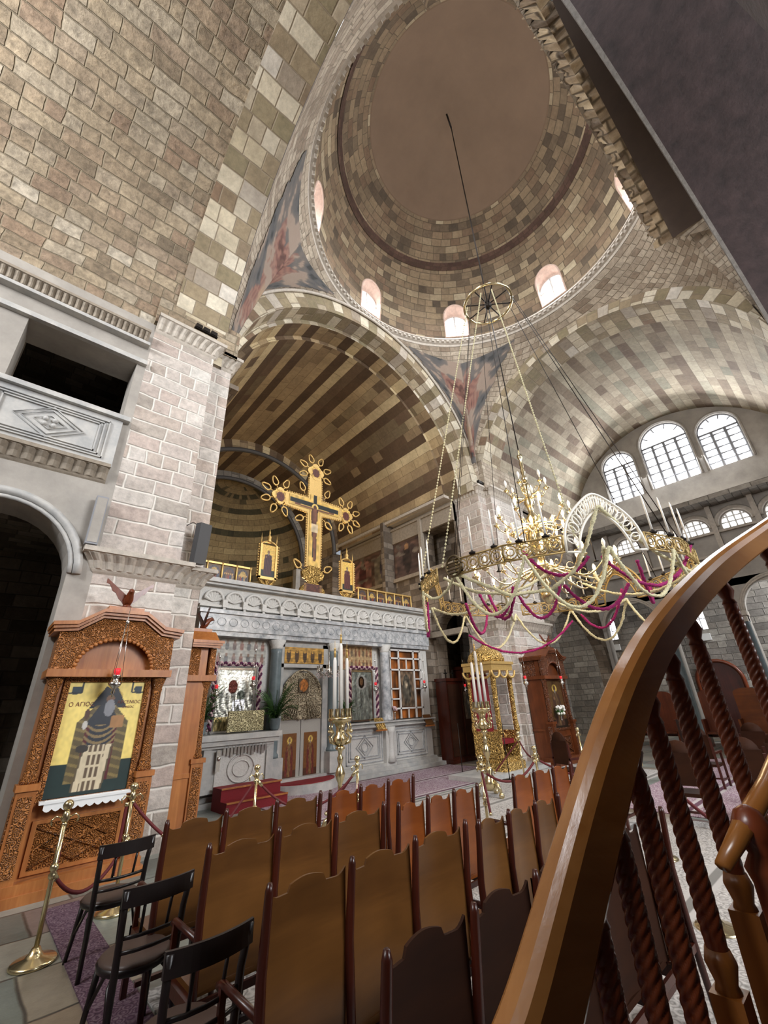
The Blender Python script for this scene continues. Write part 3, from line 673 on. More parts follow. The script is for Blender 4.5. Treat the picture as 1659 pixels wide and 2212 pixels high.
# fresco of standing saints on the sanctuary side wall
def wallsaints(u,v):
    k=int(u*3); a=(u*3)%1; c=(.36,.28,.24)
    if abs(a-.5)<.42 and v<.9-.5*abs(a-.5): c=((.50,.36,.33),(.44,.41,.36),(.3,.24,.22))[k]
    if el(a,v,.5,.42,.16,.36): c=((.32,.17,.16),(.27,.25,.3),(.2,.16,.14))[k]
    if el(a,v,.5,.76,.1,.08): c=(.55,.42,.3)
    n=noise.noise((u*9,v*6,1)); return vary(c if n<.35 else (.42,.38,.34),u,v,12,.25)
m=painted(wallsaints,4.6,1.75,60,30)
tag(m.build('saints_fresco',M['fres'],None,(12.58,16.0,6.88),(0,0,-PI/2)),'faded fresco of standing saints on the sanctuary side wall','fresco')
# ================================================================ ICONOSTASIS
R0=Vector((7.8,11.04,0))
def wpart(m,name,mat,root,label=None):
    o=m.build(name,mat,root); o.location=-root.location
    if label: o['label']=label
    return o
ic=thing('marble_icon_screen','long pale marble icon screen with a row of carved shells, under the great cross','icon screen',R0)
m=MB(); m.box(3.6,12.3,10.72,11.6,0,.1); m.box(3.65,12.25,10.85,11.6,.1,.2); m.box(3.7,12.1,10.92,11.6,.2,.28); wpart(m,'plinth',M['marble'],ic)
m=MB(); m.box(3.7,6.0,11.05,11.45,.28,1.28); m.box(7.74,12.05,11.05,11.45,.28,1.28); m.box(3.7,6.0,11.2,11.45,1.2,3.7); m.box(7.74,12.05,11.25,11.45,1.2,3.7); m.box(11.72,12.05,11.03,11.3,.2,3.66); wpart(m,'wall',M['marbw'],ic)
m=MB(); m.box(8.2,12.1,10.88,11.3,1.27,1.31); m.box(8.25,12.08,10.93,11.3,1.31,1.38); m.box(8.2,12.1,10.85,11.3,1.38,1.42); wpart(m,'ledge',M['marble'],ic)
for a,b,l in ((8.35,9.75,1),(10.3,11.75,0)):
    m=MB()
    for d in (0,.09,.16):
        for x0,x1,z0,z1 in ((a+d,b-d,.34+d,.36+d),(a+d,b-d,1.16-d,1.18-d),(a+d,a+d+.02,.34+d,1.18-d),(b-d-.02,b-d,.34+d,1.18-d)): m.box(x0,x1,11.02,11.06,z0,z1)
    c=(a+b)/2
    for s in (1,.7): m.tube([(c+.33*s*x,11.03,.76+.3*s*z) for x,z in ((1,0),(0,1),(-1,0),(0,-1),(1,0))],.012,4)
    m.tube([(c+.12*cos(t/8*PI),11.03,.76+.12*sin(t/8*PI)) for t in range(17)],.012,4); wpart(m,'parapet_panel',M['marbp'],ic)
m=MB(); m.box(9.8,10.2,10.9,11.1,.2,1.27); m.lathe([(.16,.3),(.1,.5),(.08,.9),(.13,1.1),(.15,1.25)],12,Matrix.Translation((10.0,10.9,0))); wpart(m,'pilaster',M['marbw'],ic)
m=MB(); m.box(3.85,5.88,10.5,11.1,1.2,1.3); m.box(3.95,5.78,10.57,11.1,1.14,1.2); m.box(3.8,5.93,10.45,11.1,1.3,1.42); m.box(4.2,5.72,10.65,11.05,.28,1.14); m.box(5.62,5.8,10.6,10.75,.28,1.14); m.box(4.1,4.28,10.6,10.75,.28,1.14); wpart(m,'altar_shelf',M['marble'],ic)
m=MB(); m.box(4.4,5.58,10.62,10.66,.34,1.1); m.tube([(5+.32*cos(t/10*PI),10.61,.7+.28*sin(t/10*PI)) for t in range(21)],.02,4); m.tube([(5+.2*cos(t/10*PI),10.61,.7+.16*sin(t/10*PI)) for t in range(21)],.015,4); wpart(m,'shelf_front_panel',M['marbw'],ic)
for x,z0,z1,mt in ((5.95,.78,3.4,'marbg'),(7.86,.78,3.42,'marbg'),(9.98,1.42,3.48,'marbp')):
    c=wpart(MB().lathe([(.2,z0),(.2,z0+.06),(.155,z0+.12),(.165,z0+.2),(.15,z1-.1),(.16,z1)],18,Matrix.Translation((x,11.02,0))),'column',M[mt],ic,'blue grey marble shaft' if mt=='marbg' else None)
    o=MB().lathe([(.15,z1),(.17,z1+.05),(.16,z1+.08),(.25,z1+.24)],12,Matrix.Translation((x,11.02,0))).build('capital',M['marbw'],c)
    if z0<1: MB().box(x-.24,x+.24,10.8,11.2,.28,.78).build('pedestal',M['marble'],c)
m=MB(); m.box(3.7,12.08,10.9,11.5,3.66,3.78); m.box(3.7,12.08,10.86,11.5,3.78,4.2); m.box(3.65,12.1,10.8,11.5,4.2,4.3)
for k in range(26):
    x=3.95+k*.31; m.tube([(x+.11*cos(t/6*PI),10.855,4.0+.1*sin(t/6*PI)) for t in range(13)],.008,4)
wpart(m,'architrave',M['marbp'],ic)
m=MB(); m.box(3.65,12.1,10.98,11.5,4.3,4.92); m.box(3.65,12.1,10.86,11.5,4.36,4.42); wpart(m,'frieze',M['marbw'],ic)
for k in range(15):
    x=4.0+k*.555; m=MB(); v=[(x,10.94,4.5)]; n=28
    for i in range(n+1):
        a=PI*i/n; r=.2; d=.045*abs(sin(a*7)); v.append((x+r*cos(a),10.93-d,4.55+r*sin(a)))
    m.add(v,[(0,i+1,i+2) for i in range(n)],True); m.tube([(x+.235*cos(PI*i/14),10.9,4.55+.24*sin(PI*i/14)) for i in range(15)],.04,6)
    m.box(x+.215,x+.34,10.82,10.98,4.36,4.56); m.box(x+.24,x+.31,10.84,10.96,4.26,4.36); wpart(m,'shell_arch',M['marbw'],ic)
m=MB(); m.box(3.6,12.15,10.8,11.5,4.92,4.98); m.box(3.55,12.2,10.72,11.5,4.98,5.09); wpart(m,'top_cornice',M['marble'],ic)
# royal doors
rd=thing('royal_doors','closed marble and gilt double doors with a carved crown, between two grey columns','doors',(6.85,11.15,.2))
m=MB(); m.box(6.02,6.22,11.06,11.3,.2,3.6); m.box(7.52,7.72,11.06,11.3,.2,3.6); m.box(6.02,7.72,11.06,11.3,2.95,3.05); m.box(6.02,7.72,11.06,11.3,3.5,3.66); m.box(6.1,7.6,11.22,11.4,.2,3.6); wpart(m,'door_frame',M['marble'],rd)
for k,(a,b) in enumerate(((6.23,6.86),(6.88,7.51))):
    m=MB(); m.box(a,b,11.12,11.17,.22,2.3); d=wpart(m,'door_leaf',mplain('speckled grey marble',L('a8a49c'),.6,0,.12,50) if k==0 else d.data.materials[0],rd)
    painted(lambda u,v:saint(u,v,(.42,.16,.12),(.5,.36,.2),(.45,.28,.1),(.3,.16,.08)),.42,1.02,20,44,a+.1,.27,11.11).build('painted_panel',PM,d)
m=MB(); n=26; P=[];
for j in range(15):
    P.append([(6.87+(i/n-.5)*1.26*(1 if j<9 else max(.25,1-((j-8)/7)**2*.75)),11.1-.05*noise.noise((i*.9,j*.9,1))-.02,1.62+j*.086) for i in range(n+1)])
m.grid(P); m.tube([(6.87-.6*cos(PI*i/16)*(1 if i else 1),11.08,2.1+.78*sin(PI*i/16)) for i in range(17)],.03,5)
for s in (-1,1):
    for q in range(5): m.tube([(6.87+s*(.1+.1*q),11.06,1.6+.02*q),(6.87+s*(.2+.09*q),11.02,1.7),(6.87+s*(.12+.03*q),11.05,2.1)],.018,5)
wpart(m,'carved_crown',mcarved('worn gilt carving',L('b3a58a'),L('5a4c38'),9,.5,1.,.15),rd)
painted(lambda u,v:vary((.62,.38,.16) if el(u,v,.5,.5,.45,.45) else (.3,.26,.2),u,v,10,.3),.32,.36,16,16,6.71,2.3,11.03).build('round_icon',PM,rd).location=-rd.location
o=painted(lambda u,v:vary((.28,.2,.12) if el((u*5)%1,v,.5,.45,.26,.42) and not el((u*5)%1,v,.5,.78,.14,.14) else (.72,.55,.25),u,v,12,.2),1.32,.44,70,24,6.22,3.06,11.05); wpart(o,'lintel_icon',PM,rd)
# painted saints above icons
m=painted(saints_rows,1.6,.66,80,34,4.1,3.0,11.18); m.box(4.1,5.7,11.19,11.21,3,3.66); m.col+=[lin((.5,.5,.5))]*8
tag(m.build('painted_saints_panel',PM),'grey panel of small painted saints above the silver mother and child icon','painting')
m=painted(lambda u,v:(lambda c:(min(1,c[0]*1.05),c[1]*.9,c[2]*.7))(saints_rows(u,v)),1.25,.72,60,34,8.35,2.94,11.22); m.box(8.35,9.6,11.23,11.25,2.94,3.66); m.col+=[lin((.5,.45,.3))]*8
tag(m.build('painted_saints_panel',PM),'golden panel of small painted saints above the tall dark silver icon','painting')
def silvericon(x0,x1,z0,z1,fn,label):
    t=thing('silver_icon',label,'icon',((x0+x1)/2,11.1,z0))
    m=painted(fn,x1-x0,z1-z0,60,90,x0,z0,11.08); 
    wpart(m,'embossed_plate',SM,t)
    m=MB(); m.box(x0-.05,x0,11.05,11.16,z0-.05,z1+.05); m.box(x1,x1+.05,11.05,11.16,z0-.05,z1+.05); m.box(x0,x1,11.05,11.16,z1,z1+.05); m.box(x0,x1,11.05,11.16,z0-.05,z0); m.box(x0,x1,11.1,11.16,z0,z1); wpart(m,'frame',M['silv'],t)
silvericon(4.42,5.36,1.48,2.86,silver_madonna,'silver plated mother and child icon framed by a plum and white garland')
silvericon(8.6,9.4,1.5,2.86,silver_christ,'dark silver plated icon with a bearded face, beside the veined marble column')
def icongarl(x0,x1,z0,z1,label):
    t=thing('flower_garland',label,'garland',((x0+x1)/2,11.,z0),0,'garlands around the silver icons')
    for nm,mt,ph in (('plum_strand',M['plum'],0),('white_strand',M['pkw'],PI)):
        m=MB(); pts=[]
        for (a,b),(c,d) in (((x0,z0),(x0,z1)),((x0,z1),(x1,z1)),((x1,z1),(x1,z0))):
            n=int(math.hypot(c-a,d-b)/.03)
            for i in range(n):
                s=i/n; k=len(pts); pts.append((a+(c-a)*s+.035*cos(k*.9+ph)*(1 if a==c else .3),11.03-.03-.03*sin(k*.9+ph),b+(d-b)*s+.035*sin(k*.9+ph)*(1 if b==d else .3)))
        m.tube(pts,.028,5); wpart(m,nm,mt,t)
M['plum']=mplain('plum flowers',L('5a1c44'),.8,0,.3,40,.8); M['pkw']=mplain('pale pink flowers',L('d8b8b8'),.8,0,.2,40,.8)
icongarl(4.3,5.5,1.5,3.0,'plum and white garland around the silver mother and child icon'); icongarl(8.48,9.58,1.5,2.98,'plum and white garland around the dark bearded silver icon')
v0=None
for k in range(13):
    x=4.52+k*.085; m=MB(); h=.12+.06*((k*7)%3)/2; m.box(x,x+.055,10.55,10.56,1.14-h,1.14); m.box(x+.024,x+.03,10.55,10.555,1.14,1.2)
    tag(m.build('votive_plate',M['silv']),'small silver votive plate hanging under the altar shelf','votive','votive plates under the altar shelf')
m=MB(); m.box(4.36,4.45,10.5,10.53,.7,1.12); m.ball((4.4,10.5,.95),.05,8); tag(m.build('votive_plate',M['silv']),'long silver votive hanging at the end of the altar shelf','votive')
m=MB(); m.box(4.55,5.45,10.53,10.6,1.46,1.9)
tag(m.build('votive_case',mcarved('gold and silver offerings',L('d8cda0'),L('6c6040'),13,.35,1.,.3)),'low case crowded with gold and silver offerings at the foot of the silver icon','case')
# glazed white-barred icon shrine
t=thing('barred_icon_shrine','amber icon shrine behind a white barred grille, beside the dark cabinet','icon shrine',(10.95,11.1,1.42))
m=MB()
for x in (10.22,10.62,11.35,11.68): m.box(x-.025,x+.025,11.0,11.05,1.45,3.6)
for z in (1.75,2.35,2.95,3.32): m.box(10.2,11.7,11.0,11.05,z-.025,z+.025) if z in (2.95,3.32,1.75) else (m.box(10.2,10.62,11.,11.05,z-.02,z+.02),m.box(11.35,11.7,11.,11.05,z-.02,z+.02))
m.box(10.2,10.62,11.,11.05,2.02,2.06); m.box(11.35,11.7,11.,11.05,2.64,2.68); m.box(10.97,11.0,11.,11.05,2.95,3.32); m.box(10.97,11.0,11.,11.05,1.45,1.75); m.box(10.2,11.7,11,11.05,3.56,3.62)
wpart(m,'grille',M['mullw'],t); m=painted(amber,1.5,2.15,50,70,10.2,1.45,11.12); wpart(m,'amber_panels',PM,t)
m=painted(dusky,.68,1.1,24,36,10.65,1.8,11.06); wpart(m,'picture',PM,t)
# feast icon rows on top of the screen
def feastrow(x0,x1,n,z0,z1,label):
    t=thing('feast_icon_row',label,'icon row',((x0+x1)/2,11.1,z0),0,'feast icon rows on the screen'); w=(x1-x0)/n
    m=MB(); m.box(x0-.03,x1+.03,11.02,11.12,z1-.05,z1); m.box(x0-.03,x1+.03,11.02,11.12,z0,z0+.04); wpart(m,'rails',M['gold'],t)
    for k in range(n+1):
        x=x0+k*w; wpart(MB().lathe([(.02,z0),(.03,z0+.05),(.018,z0+.1),(.028,(z0+z1)/2),(.018,z1-.1),(.03,z1)],8,Matrix.Translation((x,11.03,0))),'colonette',M['gold'],t)
    for k in range(n): wpart(painted(lambda u,v:scene_(u,v,k+n),w-.04,z1-z0-.09,22,28,x0+k*w+.02,z0+.04,11.07),'feast_icon',PM,t)
feastrow(2.95,4.98,5,5.08,5.6,'gilded row of small feast icons beside the pier'); feastrow(8.9,11.45,6,5.08,5.6,'gilded row of six small feast icons ending at the side wall')
def lypira(x,label,robe):
    t=thing('saint_icon',label,'icon',(x,11.1,5.09),0,'standing saint icons by the cross')
    wpart(painted(lambda u,v:saint(u,v,robe,robe,(.88,.72,.36),(.13,.17,.16),.22,.78),.44,.98,26,50,x-.22,5.42,11.05),'painting',PM,t)
    m=MB(); 
    for s in (-1,1): m.box(x+s*.25-.03,x+s*.25+.03,11.02,11.12,5.36,6.42); m.lathe([(.02,6.4),(.015,6.6),(.001,6.78)],6,Matrix.Translation((x+s*.25,11.07,0)))
    m.box(x-.28,x+.28,11.02,11.12,5.34,5.42); m.tube([(x+.25*cos(PI*i/10),11.06,6.38+.14*sin(PI*i/10)) for i in range(11)],.03,5)
    for i in range(13):
        for s in (-1,1): m.ball((x+s*.32,11.06,5.42+i*.08),.03,6)
    m.lathe([(.1,6.5),(.05,6.58),(.07,6.66),(.02,6.74),(.03,6.8),(.001,6.95)],8,Matrix.Translation((x,11.07,0)))
    wpart(m,'gilt_frame',M['gold'],t)
    m=MB(); m.tube([(x-.25,11.06,5.34),(x-.12,11.05,5.2),(x,11.05,5.12),(x+.12,11.05,5.2),(x+.25,11.06,5.34)],.05,6); m.lathe([(.12,5.09),(.05,5.2),(.1,5.3)],8,Matrix.Translation((x,11.06,0))); wpart(m,'scroll_foot',M['goldc'],t)
lypira(5.5,'gilded icon of a bowed saint standing on the screen, between cross and pier',(.28,.16,.17)); lypira(8.44,'gilded saint icon between the great cross and the row of six feast icons',(.36,.16,.14))
# the great painted cross
cr=thing('painted_cross','tall gilded cross painted with the crucified figure, standing on the icon screen','cross',(7.05,11.1,5.09))
def cz(w,arm): return w
X0=7.08
m=MB(); m.prism([(X0-.26,6.0),(X0+.26,6.0),(X0+.28,7.86),(X0+1.15,7.93),(X0+1.15,8.4),(X0+.26,8.42),(X0+.24,9.35),(X0-.24,9.35),(X0-.26,8.42),(X0-1.15,8.4),(X0-1.15,7.93),(X0-.28,7.86)],11.06,11.14,'xz'); wpart(m,'cross_board',M['gold'],cr)
for c,d in (((X0,9.5),.3),((X0-1.32,8.17),.27),((X0+1.32,8.17),.27)):
    m=MB(); m.prism([(c[0]+d*(1+.14*cos(4*t*PI/12))*cos(t*PI/12),c[1]+d*(1+.14*cos(4*t*PI/12))*sin(t*PI/12)) for t in range(24)],11.05,11.13,'xz'); wpart(m,'end_medallion',M['gold'],cr)

for c in ((X0,9.5),(X0-1.32,8.17),(X0+1.32,8.17)): wpart(painted(lambda u,v:vary((.35,.17,.13) if el(u,v,.5,.4,.4,.45) else (.85,.68,.35),u,v,10,.3),.36,.4,14,14,c[0]-.18,c[1]-.2,11.045),'medallion_painting',PM,cr)
def crucifix(u,v):
    x=(u-.5)*2.0; z=6.02+v*2.55   # metres
    c=(.86,.71,.38)
    if (abs(x)<.075 and z>6.3) or (abs(z-8.17)<.085 and abs(x)<.98): c=(.07,.1,.1)
    t=(8.05-z)
    if el(x,z,0,8.1,.14,.14): c=(.88,.75,.42)
    if el(x,z,0,8.1,.07,.09): c=(.32,.2,.14)
    if abs(z-(8.02+.05*abs(x)))<.035 and abs(x)<.8: c=(.44,.29,.2)
    w=.13 if 0<t<.45 else (.10 if t<1.0 else .08-.03*(t-1))
    if 0<t<1.85 and abs(x+.03*sin(t*3))<w: c=(.45,.29,.21) if abs(x)<w*.6 else (.33,.2,.14)
    if .55<t<.85 and abs(x)<.13: c=(.82,.74,.6)
    return vary(c,u,v,16,.12)
m=painted(crucifix,2.0,2.55,100,110,X0-1.0,6.02,11.045); keep=[]
for i,f in enumerate(m.f):
    c=sum(m.v[j][0] for j in f)/4-X0; z=sum(m.v[j][2] for j in f)/4
    if abs(c)<.2 or abs(z-8.17)<.18: keep.append(f)
m.f=keep; m.sm=[False]*len(keep); wpart(m,'crucified_figure',PM,cr)
def beads(x0,z0,x1,z1):
    m=MB(); n=int(math.hypot(x1-x0,z1-z0)/.085); m.tube([(x0,11.08,z0),(x1,11.08,z1)],.014,5)
    for i in range(n+1): m.ball((x0+(x1-x0)*i/n,11.08,z0+(z1-z0)*i/n),.034,6)
    wpart(m,'bead_border',M['gold'],cr)
for s in (-1,1):
    beads(X0+s*.29,6.0,X0+s*.31,7.84); beads(X0+s*.31,7.87,X0+s*1.08,7.9); beads(X0+s*.29,8.45,X0+s*1.08,8.43); beads(X0+s*.28,8.5,X0+s*.27,9.2)
def leaf(m,c,a,s=.125):
    d=Vector((cos(a),0,sin(a))); e=Vector((-sin(a),0,cos(a))); c=Vector((c[0],11.08,c[1])); P=[]
    for i in range(17):
        t=2*PI*i/16; r=s*(1+(.75*max(0,cos(t))**6)); P.append(c+d*(r*cos(t)*.95)+e*(r*sin(t)*.8))
    m.tube(P,.026,5); m.tube([c-d*s*1.9,c-d*s*.7],.02,4)
for c,a0 in (((X0,9.5),PI/2),((X0-1.32,8.17),PI),((X0+1.32,8.17),0)):
    for k in range(6):
        a=a0+(k-2.5)*.78; mm=MB(); leaf(mm,(c[0]+.5*cos(a),c[1]+.5*sin(a)),a); wpart(mm,'leaf_finial',M['gold'],cr)
for x,z,a in ((X0-.5,8.75,2.0),(X0+.5,8.75,1.1),(X0-.55,7.6,3.6),(X0+.55,7.6,5.6),(X0-.55,6.0,2.4),(X0+.55,6.0,.5)): mm=MB(); leaf(mm,(x,z),a); wpart(mm,'leaf_finial',M['gold'],cr)
m=MB(); m.prism([(X0-.14,6.02),(X0-.42,5.8),(X0-.36,5.62),(X0-.16,5.5),(X0-.42,5.3),(X0-.5,5.09),(X0+.5,5.09),(X0+.42,5.3),(X0+.16,5.5),(X0+.36,5.62),(X0+.42,5.8),(X0+.14,6.02)],11.04,11.14,'xz'); wpart(m,'scrolled_foot',M['goldc'],cr)
wpart(painted(lambda u,v:vary((.32,.16,.11) if abs(u-.5)<.4 else (.5,.36,.2),u,v,9,.3),.66,.3,20,10,X0-.33,5.13,11.03),'foot_painting',PM,cr)
# ================================================================ ICON STANDS (local: front faces -y, back at y=0)
def stand(t,w=1.5,d=.55,paint=None,lace=True,dark=False):
    h=w/2; W=M['wood_shaded' if dark else 'wood'];Cv=M['carved' if dark else 'carve']
    m=MB(); m.box(-h-.06,h+.06,-d-.05,0,0,.1); m.box(-h-.02,h+.02,-d-.02,0,.1,.2); m.build('base',W,t)
    m=MB(); m.box(-h+.04,h-.04,-d+.14,-.02,.2,3.0); m.box(-h+.02,h-.02,-d+.1,0,.92,.99); o=m.build('cabinet',W,t)
    m=MB(); x0,x1,z0,z1=-h+.3,h-.3,.28,.74; y=-d+.1; m.box(x0-.05,x1+.05,y,y+.06,z0-.04,z0); m.box(x0-.05,x1+.05,y,y+.06,z1,z1+.04); m.box(x0-.05,x0,y,y+.06,z0,z1); m.box(x1,x1+.05,y,y+.06,z0,z1); m.build('panel_frame',W,t)
    m=MB(); m.box(x0,x1,y+.02,y+.06,z0,z1)
    for s in (1,-1):
        m.tube([(x0,y+.01,(z0+z1)/2+s*(z0-z1)/2*.9),(x1,y+.01,(z0+z1)/2+s*(z1-z0)/2*.9)],.018,5)
    m.tube([((x0+x1)/2+(x1-x0)*.4*c,y+.01,(z0+z1)/2+(z1-z0)*.42*s) for c,s in ((1,0),(0,1),(-1,0),(0,-1),(1,0))],.02,5); m.build('carved_panel',Cv,t)
    for s in (-1,1):
        m=MB(); a,b=(s*h-.0,s*(h-.2)); a,b=min(a,b),max(a,b); m.box(a,b,-d,-d+.2,.2,1.12); m.box(a-.02,b+.02,-d-.03,-d+.22,1.12,1.19); p=m.build('pedestal',W,t)
        m=MB(); m.box(a+.03,b-.03,-d-.012,-d,.27,1.06); m.box(a-.012 if s<0 else b,a if s<0 else b+.012,-d+.03,-d+.17,.27,1.06); m.build('pedestal_carving',Cv,p)
        m=MB(); m.lathe([(.085,1.19),(.095,1.22),(.075,1.27),(.08,1.3),(.066,1.36),(.06,2.2),(.07,2.24),(.065,2.27),(.09,2.36),(.11,2.42)],14,Matrix.Translation((s*(h-.1),-d+.1,0))); m.build('column',Cv,t)
    # picture surround
    m=MB(); y=-d+.12; a=h-.28
    m.box(-a-.07,-a,y-.03,y+.05,.97,2.42); m.box(a,a+.07,y-.03,y+.05,.97,2.42); m.box(-a,a,y-.03,y+.05,2.36,2.42); m.box(-a,a,y-.03,y+.05,.93,.99); m.build('picture_frame',Cv,t)
    if paint: painted(paint,2*a,1.37,80,150,-a,.99,y).build('painting',PM,t)
    m=MB(); m.box(-h-.03,h+.03,-d-.04,-.0,2.42,2.52); m.build('lintel',W,t)
    # pediment with arched opening
    R=h-.26; out=[(-h,2.52),(-R,2.52)]+[(-R*cos(PI*i/24),2.52+R*.86*sin(PI*i/24)) for i in range(1,24)]+[(R,2.52),(h,2.52),(h,3.0),(h*.72,3.02),(h*.36,3.22),(-h*.36,3.22),(-h*.72,3.02),(-h,3.0)]
    m=MB(); m.prism(out,-d,-d+.1,'xz'); m.build('pediment',Cv,t)
    m=MB(); m.box(-h+.05,h-.05,-d+.3,-.02,2.5,3.1); m.prism([(x*.98,z) for x,z in out[:1]+[(-h*.98,2.52)]]+[(h*.98,2.52),(h*.98,3.0),(h*.7,3.0),(h*.35,3.2),(-h*.35,3.2),(-h*.7,3.0),(-h*.98,3.0)],-d+.28,-.0,'xz'); m.build('tympanum',Cv,t)
    m=MB()
    for i in range(25):
        a=PI*i/24; m.ball((-R*cos(a),-d-.0,2.52+R*.86*sin(a)),.028,6)
    m.build('scalloped_edge',W,t)
    m=MB(); m.ball((0,-d+.2,2.85),.05,8); m.tube([(-.02,-d+.22,2.62),(0,-d+.2,2.85)],.05,6)
    m.v=[(x*1.25,y,2.5+(z-2.5)*1.15) for x,y,z in m.v]
    for s in (-1,1): m.tube([(0,-d+.2,2.86),(s*.05,-d+.18,2.95),(s*.11,-d+.17,2.93)],[.03,.02,.012],6); m.add([(s*.03,-d+.2,2.88),(s*.26,-d+.2,2.92),(s*.2,-d+.2,2.62),(s*.05,-d+.2,2.58)],[(0,1,2,3)])
    m.build('double_eagle_relief',W,t)
    # stepped cornice
    top=[(-h-.06,3.0),(-h*.72,3.03),(-h*.36,3.23),(h*.36,3.23),(h*.72,3.03),(h+.06,3.0)]
    m=MB()
    for o_,z0_,z1_ in ((.03,0,.04),(.07,.04,.08),(.1,.08,.13)):
        pl=[(x*(1+o_*.6),z+z0_) for x,z in top]+[(x*(1+o_*.6),z+z1_) for x,z in top[::-1]]; m.prism(pl,-d-o_,0.0,'xz')
    m.box(-.24,.24,-d-.02,0,3.34,3.42); m.build('cornice',W,t)
    # bird
    m=MB(); yb=-d+.05; m.lathe([(.06,3.42),(.07,3.44),(.03,3.47)],10,Matrix.Translation((0,yb,0))); m.tube([(-.0,yb+.06,3.46),(0,yb,3.55),(0,yb-.07,3.63),(0,yb-.12,3.66),(0,yb-.17,3.64)],[.05,.07,.045,.04,.01],8)
    b=m.build('carved_eagle',M['red'],t)
    for s in (-1,1):
        m=MB(); P=[]
        for i in range(7):
            q=i/6; P.append([(s*(.03+.30*q),yb+.03+.02*q,3.6+.02+.24*q-.12*(1-q)*k/3-(.05*k/3)*(1+.5*sin(q*20))) for k in range(4)])
        m.grid(P); m.grid([[ (x,y+.02,z) for x,y,z in r] for r in P],True,None,True); m.build('wing',M['red'],b)
    if lace:
        m=MB(); n=40; P=[[(-h+.3+(2*h-.6)*i/n,-d+.02-(.0 if r==0 else .05),.99-.0) for i in range(n+1)] for r in range(2)]; P.append([(-h+.3+(2*h-.6)*i/n,-d-.035,.90-.03*abs(sin(i*PI/4))) for i in range(n+1)])
        m.box(-h+.25,h-.25,-d-.04,-d+.12,.955,.985); m.grid(P,False); m.build('lace_runner',M['paper'],t)
def textobj(s,size,parent,loc,name='inscription',mat=None,rx=PI/2):
    c=bpy.data.curves.new(name,'FONT'); c.body=s; c.size=size; c.extrude=.001; c.align_x='CENTER'; c.materials.append(mat or M['red']); o=bpy.data.objects.new(name,c); COL.objects.link(o); bpy.context.view_layer.update(); dg=bpy.context.evaluated_depsgraph_get(); me=bpy.data.meshes.new_from_object(o.evaluated_get(dg)); bpy.data.objects.remove(o); o=bpy.data.objects.new(name,me); COL.objects.link(o); o.parent=parent; o.location=loc; o.rotation_euler=(rx,0,0); return o
t=thing('icon_stand','tall carved wooden icon stand with a standing bearded saint on gold, before the pale pier','icon stand',(1.42,7.98,0),0)
stand(t,1.5,.56,arsenios); textobj('Ο ΑΓΙΟC',.075,t,(-.28,-.445,2.05)); textobj('ΑΡCΕΝΙΟC',.06,t,(.3,-.445,2.07)); textobj('Ο ΝΕΟC',.04,t,(.3,-.445,2.01))
t=thing('icon_stand','slender carved wooden icon stand seen side on, between the pale pier and the altar shelf','icon stand',(2.74,8.95,0),PI/2)
stand(t,1.3,.48,lambda u,v:saint(u,v),False)
t=thing('icon_stand','carved shade-darkened red brown icon stand holding white flowers, beyond the pale pier right of the gilt throne'.replace('right of','past'),'icon stand',(14.15,7.98,0),0)
stand(t,1.5,.72,lambda u,v:saint(u,v,(.3,.2,.15),(.4,.3,.2),(.35,.24,.12),(.15,.1,.06)),False,True)
for c in t.children if hasattr(t,'children') else []: pass
# flowers on third stand
t=thing('flower_vase','white flowers in a small vase on the ledge of the red brown icon stand','flowers',(13.9,7.2,1.2))
m=MB(); m.lathe([(.03,0),(.045,.05),(.03,.12),(.04,.16)],8); m.build('vase',M['silv'],t)
m=MB()
for i in range(26): a=i*2.4; r=.05+.012*(i%9); m.ball((r*cos(a),r*sin(a)-.03,.3+.1*cos(i*1.3)),.04,6)
m.build('white_blooms',M['wax'],t)
m=MB()
for i in range(40):
    a=i*2.4; r=.12+.01*(i%7); m.tube([(0,0,.14),(r*.6*cos(a),r*.6*sin(a),.2+.03*(i%4)),(r*cos(a),r*sin(a),.16+.05*(i%5))],[.012,.02,.003],4)
m.build('leaves',M['green'],t)
# ---------------------------------------------------------------- speakers and fixtures
t=thing('wall_speaker','charcoal column loudspeaker leaning out above the lower cornice of the near pier','loudspeaker',(2.48,7.98,4.45))
m=MB(); m.box(-.12,.12,-.16,.0,0,.78,Matrix.Rotation(.12,4,'X')@Matrix.Rotation(.25,4,'Z')); m.build('cabinet',M['speak'],t)
m=MB(); m.tube([(0,.0,.76),(-.12,.06,.86),(-.22,.12,.78)],.008,5); m.box(-.03,.03,0,.2,.5,.56); m.build('bracket',M['iron'],t)
t=thing('wall_speaker','pale grey column loudspeaker under the gallery beside the arch','loudspeaker',(.79,7.9,4.45))
m=MB(); m.box(-.085,.085,-.1,.02,0,.85); m.build('cabinet',M['mull'],t); m=MB(); m.box(-.07,.07,-.106,-.1,.03,.82); m.build('grille',M['grayw'],t)
for x,y,z,l in ((1.9,7.8,9.88,'small black floodlight on the upper cornice of the near pier'),(12.9,8.1,9.65,'small black floodlight on the upper cornice of the far pier')):
    t=thing('floodlight',l,'floodlight',(x,y,z)); m=MB()
    for i in range(3): m.box(-.24+i*.17,-.1+i*.17,-.05,.05,.02,.12)
    m.build('lamp_housing',M['iron'],t); m=MB(); m.box(-.26,.26,-.03,.03,0,.03); m.build('bar',M['iron'],t)
